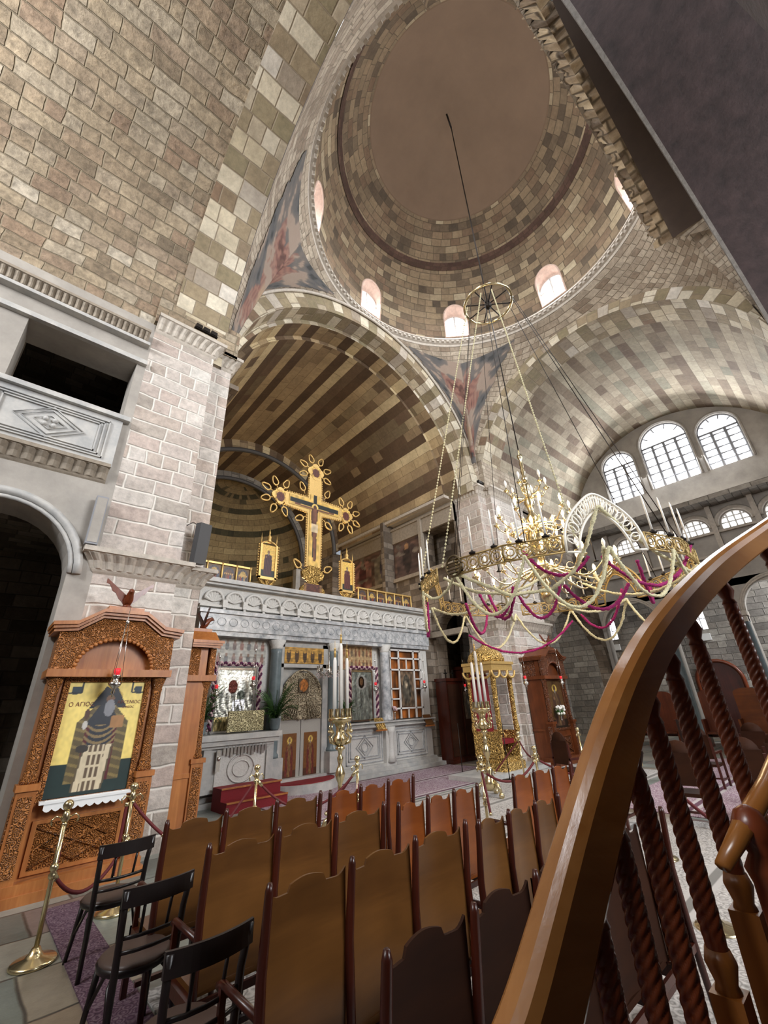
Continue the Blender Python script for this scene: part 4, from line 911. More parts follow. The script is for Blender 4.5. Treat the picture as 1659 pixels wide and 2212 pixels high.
# ---------------------------------------------------------------- ferns, steps, red mats
def fern(x,y,z,label,r=.45,seed=1):
    rnd=random.Random(seed); t=thing('potted_fern',label,'fern',(x,y,z)); m=MB(); m.lathe([(.08,0),(.12,.05),(.14,.25),(.15,.27)],12); m.build('pot',M['marbg'],t)
    m=MB()
    for i in range(60):
        a=rnd.uniform(0,2*PI); l=rnd.uniform(.5,1.1)*r; up=rnd.uniform(.5,1.5); pts=[Vector((cos(a)*l*s,sin(a)*l*s*.7,.25+up*s*1.0*r*1.6-.9*r*s*s)) for s in (0,.2,.4,.6,.8,1)]
        m.tube(pts,.006,3)
        for k in range(1,18):
            s=k/18; j=int(s*5); p=pts[j].lerp(pts[min(5,j+1)],s*5-j); e=Vector((-sin(a),cos(a),-.25)); w=.12*(1-s*.75)*r/.45; d=Vector((cos(a),sin(a),0))*.02
            for q in (-1,1): m.add([p-d*.6,p+e*w*q*Vector((1,1,1)).x+d,p+d*.6],[(0,1,2)])
    m.build('fronds',M['green'],t)
fern(4.0,10.75,1.42,'green fern on the altar shelf, half hidden by the slender icon stand',.52,3); fern(5.85,10.7,1.42,'bushy green fern on the altar shelf in front of the blue grey column',.6,5); fern(8.25,10.85,1.42,'green fern on the ledge behind the three tall candles',.3,8)
t=thing('carpeted_steps','two crimson carpeted wooden steps before the altar shelf','steps',(5.1,10.0,0))
for k,(y0,z) in enumerate(((9.75,.2),(10.05,.42))):
    m=MB(); m.box(4.35,5.75-.02*k,y0,10.5,z-.2 if k==0 else 0.2,z); s=wpart(m,'step',M['velv'],t); m=MB(); m.box(4.35,5.75,y0-.02,y0+.02,z-.02,z+.01); o=m.build('wooden_nosing',M['wood'],s)
m=MB(); n=20; pl=[(6.87+.95*cos(PI+PI*i/n),10.9+.75*sin(PI+PI*i/n)) for i in range(n+1)]; m.prism(pl,0,.2,'xy'); struct(m,'trim_door_step',M['marble'])
m=MB(); pl=[(6.87+.9*cos(PI+PI*i/n),10.95+.68*sin(PI+PI*i/n)) for i in range(n+1)]; m.prism(pl,.2,.22,'xy'); tag(m.build('red_mat',M['velv']),'crimson half round mat on the step before the double doors','mat')
# ---------------------------------------------------------------- rugs
def rugmat(name,a,b,c,s=9,stripe=True):
    s*=1.5
    t=NT(name); o=t.obj(); X,Y,Z=t.xyz(o); v=t.voro(o,s); n=t.noise(o,s*2.2,4,.7)
    k=t.m_('ABSOLUTE',t.m_('SINE',t.m_('MULTIPLY',v,11.))); col=t.ramp(t.m_('ADD',t.m_('MULTIPLY',k,.32),t.m_('MULTIPLY',n,.72)),[(.3,a),(.55,b),(.75,c)])
    if stripe:
        st=t.m_('ABSOLUTE',t.m_('SUBTRACT',t.m_('FRACT',t.m_('MULTIPLY',Y,.72)),.5)); col=t.mix(t.rng(st,.40,.43,0,1),col,tuple(x*.8 for x in c)); col=t.mix(t.rng(st,.46,.47,0,1),col,a)
    return t.done(col,.95)
M['rug1']=rugmat('mauve and white patterned rug',L('5e3c4c'),L('8f6f80'),L('c9c0bf'))
M['rug2']=rugmat('dark plum patterned rug',L('35222e'),L('54394a'),L('77656c'),9,False)
M['rug3']=rugmat('silver grey patterned rug',L('77746f'),L('a39e99'),L('c4bfba'),7)
def rug(x0,x1,y0,y1,mt,label):
    m=MB(); m.box(-(x1-x0)/2,(x1-x0)/2,-(y1-y0)/2,(y1-y0)/2,0,.012); t=m.build('rug',M[mt],None,((x0+x1)/2,(y0+y1)/2,.001)); tag(t,label,'rug')
rug(5.1,12.2,7.7,10.6,'rug1','large mauve patterned rug before the marble icon screen')
rug(4.6,14.,4.55,7.55,'rug3','silver grey patterned rug under the tall candle stands')
rug(1.5,9.,-.5,4.5,'rug3','long grey patterned rug under the rows of benches')
rug(1.14,1.48,-.5,7.0,'rug2','narrow mauve rug edge under the dark bentwood chairs')
rug(-1.,.85,-.4,4.6,'rug2','dark plum patterned rug on the bare floor in the near corner')
rug(9.3,17,-1,4.3,'rug1','mauve striped rug under the distant armchairs')
# ---------------------------------------------------------------- benches
def backshape(w,z0,z1,hump=.045,n=32):
    top=[]
    for i in range(n+1):
        s=i/n; e=min(s,1-s); z=z1-hump+hump*(.55+.45*sin((s-.25)/.5*PI) if .25<s<.75 else .8*max(0,1-e/.12)**2)
        top.append((w*s,z))
    return [(0,z0),(w,z0)]+top[::-1]
def bench(x0,y,n,dx,mat,label,pm='post',h=1.15,depth=.42):
    t=thing('wooden_bench',label,'bench',(x0,y,0),0,'rows of joined wooden benches')
    w=n*dx
    for k in range(n+1):
        m=MB(); x=k*dx; m.tube([(x,-.05,0),(x,-.015,.42),(x,0,.8),(x,-.03,h-.03),(x,-.03,h)],[.02,.024,.024,.02,.012],6); m.build('post',M[pm],t)
        m=MB(); m.box(x-.02,x+.02,depth-.04,depth,0,.42); m.box(x-.02,x+.02,0,depth,.36,.42); m.build('leg',M[pm],t)
        if k in (0,n): m=MB(); m.tube([(x,0,.68),(x,depth-.04,.68),(x,depth,.66)],.02,6); m.box(x-.015,x+.015,depth-.06,depth-.03,.42,.67); m.build('armrest',M[pm],t)
    for k in range(n):
        m=MB(); tp=backshape(dx-.036,.46,h-.035)[2:][::-1]
        for yo,fl in ((0,False),(.014,True)): m.grid([[(k*dx+.018+a,yo+.03*sin(PI*a/dx),.44+(b-.44)*j/4) for a,b in tp] for j in range(5)],True,None,fl)
        m.grid([[(k*dx+.018+a,yo+.03*sin(PI*a/dx),b) for a,b in tp] for yo in (0,.014)],False); m.build('backrest',M[mat],t)
        m=MB(); m.box(k*dx+.02,k*dx+dx-.02,.02,depth,.42,.45); m.build('seat',M[mat],t)
    m=MB(); m.box(0,w,.16,.19,.14,.17); m.box(0,w,-.03,-.01,.38,.42); m.build('stretcher',M[pm],t)
    return t
bench(1.37,4.14,3,.475,'pew','pale brown three seat bench, third bench row from the altar side nearest the pier'.replace('third bench row from the altar side','in the front row'))
bench(2.87,4.08,3,.39,'pewr','reddish three seat bench in the front row, beside the brass rope post')
bench(1.34,3.22,3,.49,'pew','pale brown three seat bench in the second row, nearest the pier')
bench(2.87,3.1,3,.36,'pewr','orange brown three seat bench in the second row, next to the aisle')
bench(1.27,2.31,3,.495,'pew','pale brown three seat bench in the third row, behind the bentwood chairs')
bench(2.81,2.24,3,.375,'pew','brown three seat bench in the third row with a tall doubled end post')
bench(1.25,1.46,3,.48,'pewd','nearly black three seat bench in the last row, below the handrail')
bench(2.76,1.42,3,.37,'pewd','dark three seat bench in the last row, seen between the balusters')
bench(4.6,3.1,3,.4,'pewr','reddish bench beyond the aisle, seen through the twisted balusters').rotation_euler=(0,0,-.05)
# ---------------------------------------------------------------- bentwood chairs
def bentwood(x,y,rz,label,first=[None]):
    if first[0]: return dup(first[0],(x,y,0),rz,label)
    t=thing('bentwood_chair',label,'chair',(x,y,0),rz,'dark bentwood chairs by the pier'); first[0]=t; K=M['black']
    m=MB(); m.lathe([(.19,.43),(.21,.44),(.215,.46),(.20,.475),(.0001,.47)],20,Matrix.Translation((0,.2,0))@Matrix.Diagonal((1,1.02,1,1))); m.build('seat',mplain('dull brown seat',L('4a3a33'),.5),t)
    m=MB(); m.lathe([(.2,.41),(.22,.42),(.225,.45),(.2,.46)],20,Matrix.Translation((0,.2,0)),cap=False); m.build('seat_ring',K,t)
    for s in (-1,1):
        m=MB(); m.tube([(s*.2,-.06,0),(s*.18,.0,.44),(s*.19,-.02,.7),(s*.205,-.06,.88)],[.018,.023,.021,.02],8); m.build('back_leg',K,t)
        m=MB(); m.tube([(s*.2,.42,0),(s*.16,.34,.43)],[.016,.023],8); m.build('front_leg',K,t)
        m=MB(); m.tube([(s*.185,.0,.2),(s*.17,.1,.36),(s*.12,.17,.42),(s*.15,.27,.36),(s*.18,.37,.2)],.012,6); m.build('hoop_brace',K,t)
    m=MB(); n=12; P=[]
    for i in range(n+1):
        s=i/n*2-1; P.append([(s*.225,-.06-.045*(1-s*s)*1+dy,z) for dy,z in ((0,.79),(-.0,.89),(.02,.89),(.02,.79),(0,.79))])
    m.grid(P,False); m.add([P[0][k] for k in range(4)],[(0,1,2,3)]); m.add([P[n][k] for k in range(4)],[(3,2,1,0)]); m.build('top_rail',K,t)
    for z in (.56,.63): m=MB(); m.tube([(s*.19,-.02-.04*(1-s*s),z) for s in (-1,-.5,0,.5,1)],.012,6,squash=.6); m.build('back_rail',K,t)
    
    for s in (-1,1): m=MB(); m.tube([(s*.08,-.04,.63),(s*.085,-.07,.8)],.01,6); m.build('back_spindle',K,t)
    return t
bentwood(1.36,5.08,.04,'dark bentwood chair closest to the icon stand, its brass rope sagging beside it'.replace(', its brass rope sagging beside it',', farthest of the three'))
bentwood(1.25,3.78,.06,'dark bentwood chair in the middle of the three, beside the second bench row'); bentwood(1.19,2.74,.05,'blackest bentwood chair at the picture bottom, beside the third bench row'.replace('at the picture bottom','nearest the stair'))
# ---------------------------------------------------------------- armchairs across the nave
def armchair(x,y,rz,label,first=[None]):
    if first[0]: return dup(first[0],(x,y,0),rz,label)
    t=thing('wooden_armchair',label,'armchair',(x,y,0),rz,'dark armchairs across the nave'); first[0]=t; K=M['post']
    for s in (-1,1):
        for nm,y0 in (('front_leg',.44),('back_leg',0)):
            m=MB(); m.box(s*.24-.02,s*.24+.02,y0-.02,y0+.02,0,.66 if y0 else .95); m.build(nm,K,t)
        m=MB(); m.box(s*.24-.025,s*.24+.025,-.02,.5,.64,.68); m.build('armrest',K,t)
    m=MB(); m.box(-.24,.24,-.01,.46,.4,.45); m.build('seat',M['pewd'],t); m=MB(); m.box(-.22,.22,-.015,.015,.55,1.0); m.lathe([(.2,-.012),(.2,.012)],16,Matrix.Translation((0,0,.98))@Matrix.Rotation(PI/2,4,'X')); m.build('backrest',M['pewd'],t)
    m=MB(); m.box(-.24,.24,.2,.23,.15,.18); m.box(-.25,-.22,0,.44,.15,.18); m.box(.22,.25,0,.44,.15,.18); m.build('stretcher',K,t); return t
for x,y,r,l in ((9.9,5.3,-1.9,'dark wooden armchair between the rope posts and the red brown icon stand'),(7.9,3.6,-1.6,'dark wooden armchair just past the handrail, near the second rope post'),(8.6,2.6,-1.5,'dark wooden armchair seen between the second and third balusters'),(9.4,1.9,-1.4,'dark wooden armchair seen between the third and fourth balusters'),(10.6,1.6,-1.4,'dark wooden armchair beyond the fourth baluster'),(12.,3.2,-1.6,'distant dark armchair before the grey green column'),(13.2,2.4,-1.6,'distant dark armchair near the arched door'),(14.4,1.6,-1.6,'distant dark armchair beyond the fifth baluster')): armchair(x,y,r,l)
# high backed stalls along the south end
def stall(x,y,rz,label,mat='red',w=.75,h=1.7,first=[None]):
    t=thing('high_backed_stall',label,'stall',(x,y,0),rz,'high backed stalls along the southern arcade')
    m=MB(); m.prism([(-w/2,.3),(w/2,.3),(w/2,h-.15)]+[(w/2*cos(PI*i/10),h-.15+.15*sin(PI*i/10)) for i in range(11)]+[(-w/2,h-.15)],0,.05,'xz'); m.build('tall_back',M[mat],t)
    m=MB(); m.box(-w/2,w/2,-.5,0,.42,.48); m.build('seat',M[mat],t)
    for s in (-1,1): m=MB(); m.box(s*w/2-.03,s*w/2+.03,-.5,.05,0,.9); m.build('side_arm',M[mat],t)
for x,y,l in ((20.6,7.3,'reddish high backed stall nearest the corner of the southern arcade'),(20.6,6.3,'reddish high backed stall beside the grey green column'),(20.6,4.6,'reddish high backed stall in front of the arched door'),(20.6,3.5,'reddish high backed stall past the arched door'),(20.6,2.2,'orange brown high backed stall beyond the fifth baluster'),(20.6,1.2,'orange brown high backed stall at the end of the row')): stall(x,y,-PI/2,l,'pewr' if y<4 else 'red',.8,1.9)
m=MB(); m.box(19.2,19.6,-.6,2.6,.9,1.1); m.box(19.25,19.55,-.5,-.4,0,.9); m.box(19.25,19.55,2.4,2.5,0,.9); tag(m.build('narrow_table',M['pew']),'low yellowish wooden table before the farthest stalls','table')
# ---------------------------------------------------------------- rope posts
def stanchion(x,y,label,first=[None]):
    if first[0]: return dup(first[0],(x,y,0),0,label)
    t=thing('rope_post',label,'rope post',(x,y,0),0,'brass rope posts'); first[0]=t; B=M['brass']
    MB().lathe([(.17,0),(.175,.015),(.16,.03),(.07,.05),(.045,.08),(.03,.11)],24).build('base',B,t)
    MB().lathe([(.02,.1),(.02,1.02)],14).build('pole',B,t); MB().lathe([(.021,.57),(.035,.59),(.035,.61),(.022,.63),(.035,.65),(.035,.67),(.021,.69)],14).build('collar',B,t)
    m=MB(); m.lathe([(.02,1.0),(.04,1.03),(.03,1.07),(.02,1.1)],12); m.ball((0,0,1.14),.045,12); m.build('finial',B,t)
    for a in (0,PI): m=MB(); m.tube([(.03*cos(a),0,1.04),(.08*cos(a),0,1.06),(.11*cos(a),0,1.03),(.1*cos(a),0,.99)],.008,6); m.build('hook',B,t)
    return t
SP=[(.95,5.71,'brass rope post on the pale floor slab, before the saint icon stand'),(1.68,6.35,'gold rope post at the corner of the saint icon stand'),(3.32,6.51,'brass rope post in front of the crimson steps'),(4.72,5.95,'brass rope post with a vertical rope, beside the candle stand with the white altar behind'),(5.6,4.24,'tall gold rope post in front of the far candle stand'),(7.0,4.2,'brass rope post behind the third bench row, beside the armchair'),(9.9,6.3,'small brass rope post before the white face of the far pier'),(11.2,5.45,'gold topped rope post beside the red brown icon stand'),(6.9,2.6,'brass rope post seen behind the handrail'),(5.3,1.7,'slender brass rope post seen between two balusters')]
for x,y,l in SP: stanchion(x,y,l)
def ropeobj(a,b,sag,label,ra=.017):
    m=MB(); A,B=Vector(a),Vector(b); pts=[A.lerp(B,i/16)-Vector((0,0,sag*4*(i/16)*(1-i/16))) for i in range(17)]
    t=thing('barrier_rope',label,'rope',A,0,'dark red barrier ropes'); m.tube([p-A for p in pts],ra,8); m.build('rope',M['rope'],t)
    for p,q in ((pts[0],pts[1]),(pts[-1],pts[-2])): m=MB(); m.tube([p-A,p-A+(q-p)*.9],.022,8); m.build('end_cap',M['brass'],t)
def sp(i,z=1.0): return (SP[i][0],SP[i][1],z)
ropeobj((.95,5.71,.62),(1.62,6.0,.72),.28,'dark red rope sagging low from the middle of the nearest rope post')
ropeobj(sp(0),(.97,5.73,.55),.0,'dark red rope hanging straight down the nearest rope post'); ropeobj((1.62,6.3,1.0),(1.6,6.28,.3),0,'dark red rope hanging down at the corner of the saint icon stand')
ropeobj(sp(1),(2.05,6.2,.62),.02,'dark red rope slanting from the gold post by the saint icon stand to the benches'); ropeobj(sp(2),(2.75,6.5,.35),.0,'dark red rope slanting down in front of the crimson steps'); ropeobj(sp(2),sp(3),.42,'dark red rope hanging in front of the double doors'); 
ropeobj(sp(3),(4.3,6.2,.45),.0,'dark red rope slanting towards the candle stand foot'); ropeobj(sp(3),(4.72,5.93,.1),0,'dark red rope hanging straight down beside the candle stand'); ropeobj(sp(4),sp(5),.22,'dark red rope sweeping in front of the far candle stand')
ropeobj(sp(4),(5.5,4.1,.5),0,'dark red rope end at the tall gold rope post'); ropeobj(sp(6),sp(5),.1,'dark red rope between the far small post and the armchair'); ropeobj(sp(6),(9.3,6.7,.35),.0,'dark red rope slanting down before the gilt throne'); ropeobj(sp(5),(8.2,3.9,.6),.05,'dark red rope running behind the handrail'); ropeobj(sp(9),(5.9,1.2,.6),.12,'dark red rope sagging between the third and fourth balusters')
# ---------------------------------------------------------------- tall candle stands
def cstand(x,y,label,first=[None]):
    if first[0]: return dup(first[0],(x,y,0),.5,label)
    t=thing('candle_stand',label,'candle stand',(x,y,0),.1,'ornate brass candle stands with three tall candles'); first[0]=t; B=M['brass']
    m=MB(); m.lathe([(.1,.12),(.16,.2),(.12,.34),(.06,.42),(.09,.5),(.05,.56)],16); b=m.build('base',B,t)
    for k in range(3):
        a=k*2*PI/3+.5; m=MB(); m.ball((.3*cos(a),.3*sin(a),.06),.06,10); m.tube([(.1*cos(a),.1*sin(a),.3),(.24*cos(a),.24*sin(a),.22),(.3*cos(a),.3*sin(a),.1)],[.05,.04,.03],8); m.build('lion_foot',B,t)
    m=MB(); m.lathe([(.045,.55),(.05,.6),(.03,.66),(.035,.72),(.07,.8),(.085,.86),(.06,.94),(.03,1.0),(.045,1.05),(.055,1.1),(.03,1.14),(.04,1.2),(.09,1.24),(.06,1.28)],18); m.build('stem',B,t)
    m=MB(); m.lathe([(.05,1.28),(.12,1.33),(.13,1.4),(.08,1.46),(.07,1.55),(.1,1.62),(.2,1.66),(.22,1.7),(.21,1.72),(.0001,1.72)],20); m.build('bowl',B,t)
    for k in range(6):
        a=k*PI/3; m=MB(); m.tube([(.08*cos(a),.08*sin(a),1.3),(.18*cos(a),.18*sin(a),1.33),(.2*cos(a),.2*sin(a),1.42),(.14*cos(a),.14*sin(a),1.48),(.2*cos(a),.2*sin(a),1.56),(.17*cos(a),.17*sin(a),1.64)],[.014,.018,.016,.012,.016,.01],7); m.ball((.2*cos(a),.2*sin(a),1.5),.03,6); m.build('scroll_arm',B,t)
    for k in range(12):
        a=k*PI/6; m=MB(); m.lathe([(.022,1.72),(.03,1.76),(.02,1.8),(.028,1.86)],8,Matrix.Translation((.18*cos(a),.18*sin(a),0)),cap=False); m.build('socket',B,t)
    for k,(a,r,h) in enumerate(((0,0,2.98),(PI,.15,2.72),(0,.15,2.72))):
        m=MB(); m.lathe([(.034,1.74),(.033,h-.06),(.02,h)],12,Matrix.Translation((r*cos(a),r*sin(a)-.02,0))); c=m.build('tall_candle',M['wax'],t)
        m=MB(); m.lathe([(.02,h),(.022,h+.1),(.012,h+.14),(.03,h+.15),(.004,h+.17),(.003,h+.3)],10,Matrix.Translation((r*cos(a),r*sin(a)-.02,0))); m.build('gilt_tip',M['gold'],c)
    return t
cstand(4.93,6.68,'ornate brass stand with three tall white candles, in front of the double doors'); cstand(8.78,6.45,'ornate brass stand with three tall white candles, in front of the gilt throne').rotation_euler=(0,0,-.2)
# ---------------------------------------------------------------- gilt throne
t=thing('gilt_throne','gilded canopied throne with crimson back against the far pier','throne',(11.5,8.05,.12)); G=M['goldc']; w=.42
m=MB(); m.box(-w-.08,w+.08,-w-.1,w,0,.2); m.box(-w,w,-w,w,.2,.3); m.build('base',G,t)
for sx in (-1,1):
    for sy in (-1,1): m=MB(); m.box(sx*w-.035,sx*w+.035,sy*w-.035,sy*w+.035,.3,2.6); m.lathe([(.06,.9),(.08,1.0),(.05,1.2),(.06,2.2),(.08,2.4)],10,Matrix.Translation((sx*w,sy*w-.05*(sy<0),0))); m.build('canopy_post',G,t)
m=MB(); m.box(-w,w,w-.08,w,.3,2.5); m.build('back',M['velv'],t); m=MB(); m.box(-w,w,-w+.1,w,.62,.74); m.build('seat',M['velv'],t)
for s in (-1,1): m=MB(); m.box(s*w-.03,s*w+.03,-w,w,.3,.95); m.build('side_panel',G,t)
m=MB(); m.box(-w-.12,w+.12,-w-.12,w+.08,2.55,2.72); m.box(-w-.16,w+.16,-w-.16,w+.1,2.72,2.8); m.build('canopy_cornice',M['gold'],t)
m=MB(); m.lathe([(.55,2.8),(.56,2.9),(.5,3.05),(.34,3.18),(.14,3.26),(.06,3.34),(.08,3.4),(.001,3.5)],20); m.build('canopy_dome',G,t)
m=MB()
for s in (-1,0,1):
    m.tube([(s*.4+.2*cos(PI+PI*i/8),-w-.14,2.55+.2*sin(PI+PI*i/8)) for i in range(9)],.035,6)
for s in (-1,0,1): m.tube([(-w-.14,s*.3+.2*cos(PI+PI*i/8),2.55+.2*sin(PI+PI*i/8)) for i in range(9)],.035,6)
m.build('hanging_swags',M['gold'],t)
t=thing('dark_cabinet','nearly black carved wooden cabinet topped with small crosses, beside the end of the icon screen','cabinet',(13.1,10.95,0))
m=MB(); m.box(-.75,.75,-.5,0,0,2.55); m.box(-.8,.8,-.55,0,2.55,2.65); m.box(-.8,.8,-.55,0,0,.12); m.build('body',M['post'],t)
for s in (-1,1): m=MB(); m.box(s*.38-.32,s*.38+.32,-.52,-.5,.2,2.45); m.build('door',M['pewd'],t)
m=painted(dusky,.5,.9,16,26,.12,1.3,-.53); m.build('painted_panel',PM,t)
for x in (-.6,-.2,.5): m=MB(); m.box(x-.02,x+.02,-.4,-.37,2.65,2.95); m.box(x-.08,x+.08,-.4,-.37,2.8,2.84); m.build('cross_finial',M['iron'],t)
# floor stands near the throne
for x,y,mt,l in ((10.5,8.6,'velv','low crimson round mat with a thin black rod near the dark cabinet'),(10.55,7.15,'iron','thin black rod stand on a round iron foot before the gilt throne')):
    t=thing('rod_stand',l,'stand',(x,y,.012)); MB().lathe([(.22,0),(.2,.03),(.02,.05)],18).build('foot',M[mt],t); MB().lathe([(.012,.03),(.01,1.3)],8).build('rod',M['iron'],t)
# pictures in the chapel behind the piers
m=painted(dusky,1.1,1.6,20,30,17.6,1.6,11.85); m.box(17.5,18.8,11.86,11.95,1.5,3.3); m.col+=[lin((.12,.07,.04))]*8; tag(m.build('framed_icon',PM),'large dark framed icon on the aisle wall past the red brown icon stand','icon')
# stone books and small gilt boxes on the ledge
for x,l in ((9.55,'small gilt framed book leaning on the marble ledge below the dark silver icon'),(11.75,'brown covered book stand hanging over the end of the marble ledge')):
    t=thing('book_stand',l,'book stand',(x,10.85,1.3)); m=MB(); m.box(-.17,.17,-.02,.02,-.12,.24,Matrix.Rotation(-.5,4,'X')); m.build('book',M['goldc'] if x<10 else M['pew'],t); m=MB(); m.box(-.2,.2,-.08,.0,-.14,-.1); m.build('ledge_lip',M['wood'],t)
# ================================================================ HANGING LAMPS
def vlamp(x,y,z,hang,label,first=[None],s=1.):
    if first[0]: o=dup(first[0],(x,y,z),0,label); o.scale=(s,s,s); return o
    t=thing('vigil_lamp',label,'oil lamp',(x,y,z),0,'silver vigil lamps on chains'); first[0]=t
    MB().lathe([(.004,-.14),(.018,-.12),(.006,-.1),(.028,-.07),(.012,-.04),(.07,0),(.085,.04),(.05,.07),(.035,.1),(.055,.13),(.06,.15)],16).build('silver_body',M['silv'],t)
    MB().lathe([(.03,.14),(.042,.2),(.036,.24),(.03,.24)],12).build('red_glass',M['redgl'],t)
    for k in range(3):
        a=k*2*PI/3; m=MB(); m.tube([(.08*cos(a),.08*sin(a),.04),(.02*cos(a),.02*sin(a),.85)],.004,4); m.build('chain',M['silv'],t)
    MB().lathe([(.02,.85),(.03,.88),(.01,.92),(.004,.93),(.004,1.1)],10).build('hanger',M['silv'],t); return t
vlamp(1.42,7.2,2.28,1,'silver vigil lamp hanging in front of the standing saint on the nearest icon stand')
vlamp(4.25,10.7,2.25,1,'silver vigil lamp hanging beside the slender icon stand, over the fern'); vlamp(5.22,10.8,2.45,1,'silver vigil lamp hanging over the corner of the silver mother and child icon')
vlamp(9.35,10.8,2.3,1,'silver vigil lamp hanging before the dark bearded silver icon'); vlamp(11.5,10.7,2.35,1,'silver vigil lamp hanging before the white barred shrine'); vlamp(13.1,10.2,2.2,1,'silver vigil lamp hanging before the dark cabinet'); vlamp(12.0,7.1,2.25,1,'silver vigil lamp hanging at the gilt throne'); vlamp(14.0,7.,2.25,1,'silver vigil lamp hanging before the red brown icon stand')
M['foot']=mwood('orange brown stair wood',L('6a3c16'),L('8a5423'),.35)
t=thing('flower_vase','pink and cream flowers in a thin vase at the corner of the white barred shrine','flowers',(10.25,10.93,1.42))
MB().lathe([(.03,0),(.02,.05),(.018,.2),(.03,.24)],8).build('vase',M['silv'],t); m=MB()
for i in range(18): a=i*2.4; m.ball((.035*(i%4)*cos(a),.03*(i%4)*sin(a),.3+.02*(i%5)),.035,6)
m.build('blooms',M['pkw'],t)
t=thing('tall_cupboard','dark maroon panelled cupboard behind the black cabinet topped with crosses','cupboard',(14.7,11.4,0)); m=MB(); m.box(-.7,.7,-.5,0,0,3.0); m.box(-.75,.75,-.55,0,3.0,3.12); m.build('body',M['post'],t)
for s_ in (-1,1): m=MB(); m.box(s_*.35-.3,s_*.35+.3,-.52,-.5,.15,2.85); m.build('door',M['red'],t)
t=thing('crystal_chandelier','small crystal chandelier with pinkish drops before the double doors','chandelier',(7.35,10.5,2.75)); t.scale=(1.35,1.35,1.1)
MB().lathe([(.01,-.1),(.04,-.05),(.02,0),(.05,.08),(.015,.15),(.01,.7)],12).build('stem',M['silv'],t)
for k in range(8):
    a=k*PI/4; m=MB(); m.tube([(.03*cos(a),.03*sin(a),.05),(.12*cos(a),.12*sin(a),-.04),(.24*cos(a),.24*sin(a),.06)],.01,6); m.lathe([(.04,.06),(.02,.08),(.015,.2)],8,Matrix.Translation((.24*cos(a),.24*sin(a),0))); b=m.build('arm',M['silv'],t)
    m=MB(); 
    for q in range(3): m.ball((.24*cos(a)+.03*q-.03,.24*sin(a),-.0-.04*q),.014,6)
    m.build('drops',M['pkw'],b)
# ================================================================ GREAT HANGING RING, LUSTRE AND GARLANDS
AX,AY=7.75,3.79; cxv=Vector((-.898,-.44,0)); rxv=Vector((.44,-.898,0)); RR=2.45
def rp(deg,r=RR,z=3.75): a=math.radians(deg); return Vector((AX,AY,0))+(cxv*cos(a)+rxv*sin(a))*r+Vector((0,0,z))
# suspension rope and wheel
t=thing('suspension_wheel','brass spoked wheel hanging from the dome on a long dark rope','wheel',(AX,AY,11.66))
m=MB(); m.tube([(.63*cos(2*PI*i/40),.63*sin(2*PI*i/40),0) for i in range(41)],.035,8); m.build('rim',M['brass'],t)
for k in range(8): m=MB(); a=k*PI/4; m.tube([(.05*cos(a),.05*sin(a),0),(.62*cos(a),.62*sin(a),0)],.017,6); m.build('spoke',M['iron'],t)
MB().lathe([(.07,-.12),(.1,-.05),(.08,.05),(.03,.2)],12).build('hub',M['iron'],t)
m=MB(); m.tube([(0,0,.1),(0,0,9.15)],.02,6); m.tube([(0,0,9.15),(-.3,-.08,9.5)],.03,6); m.build('rope',M['iron'],t)
def band(m,a0,a1,z0,z1,r=RR,flat=True):
    A,B=rp(a0,r,z0),rp(a1,r,z0); L_=(B-A).length; H=z1-z0; up=Vector((0,0,1)); n=max(2,round(L_/(H*.95))); d=(B-A)/n
    for z in (0,H): m.tube([A+up*z,B+up*z],.016,4)
    m.tube([A,A+up*H],.016,4); m.tube([B,B+up*H],.016,4)
    for k in range(n):
        c=A+d*(k+.5)+up*H/2
        for rr in (.42,.22): m.tube([c+d.normalized()*(H*rr*cos(2*PI*i/12))+up*(H*rr*sin(2*PI*i/12)) for i in range(13)],.011,4)
        m.tube([c-d*.5+up*H*.4,c-d*.38,c-d*.5-up*H*.4],.01,4)
        for q in (-1,1): m.tube([c+d*.12+up*H*.1*q,c+d*.35+up*H*.32*q,c+d*.5+up*H*.45*q],.009,4)
ch=thing('choros_ring','huge openwork gilded ring chandelier hung on chains, draped with garlands','ring chandelier',(AX,AY,3.75))
arches=[22,142,-98]; discs=[-33,87,-153]
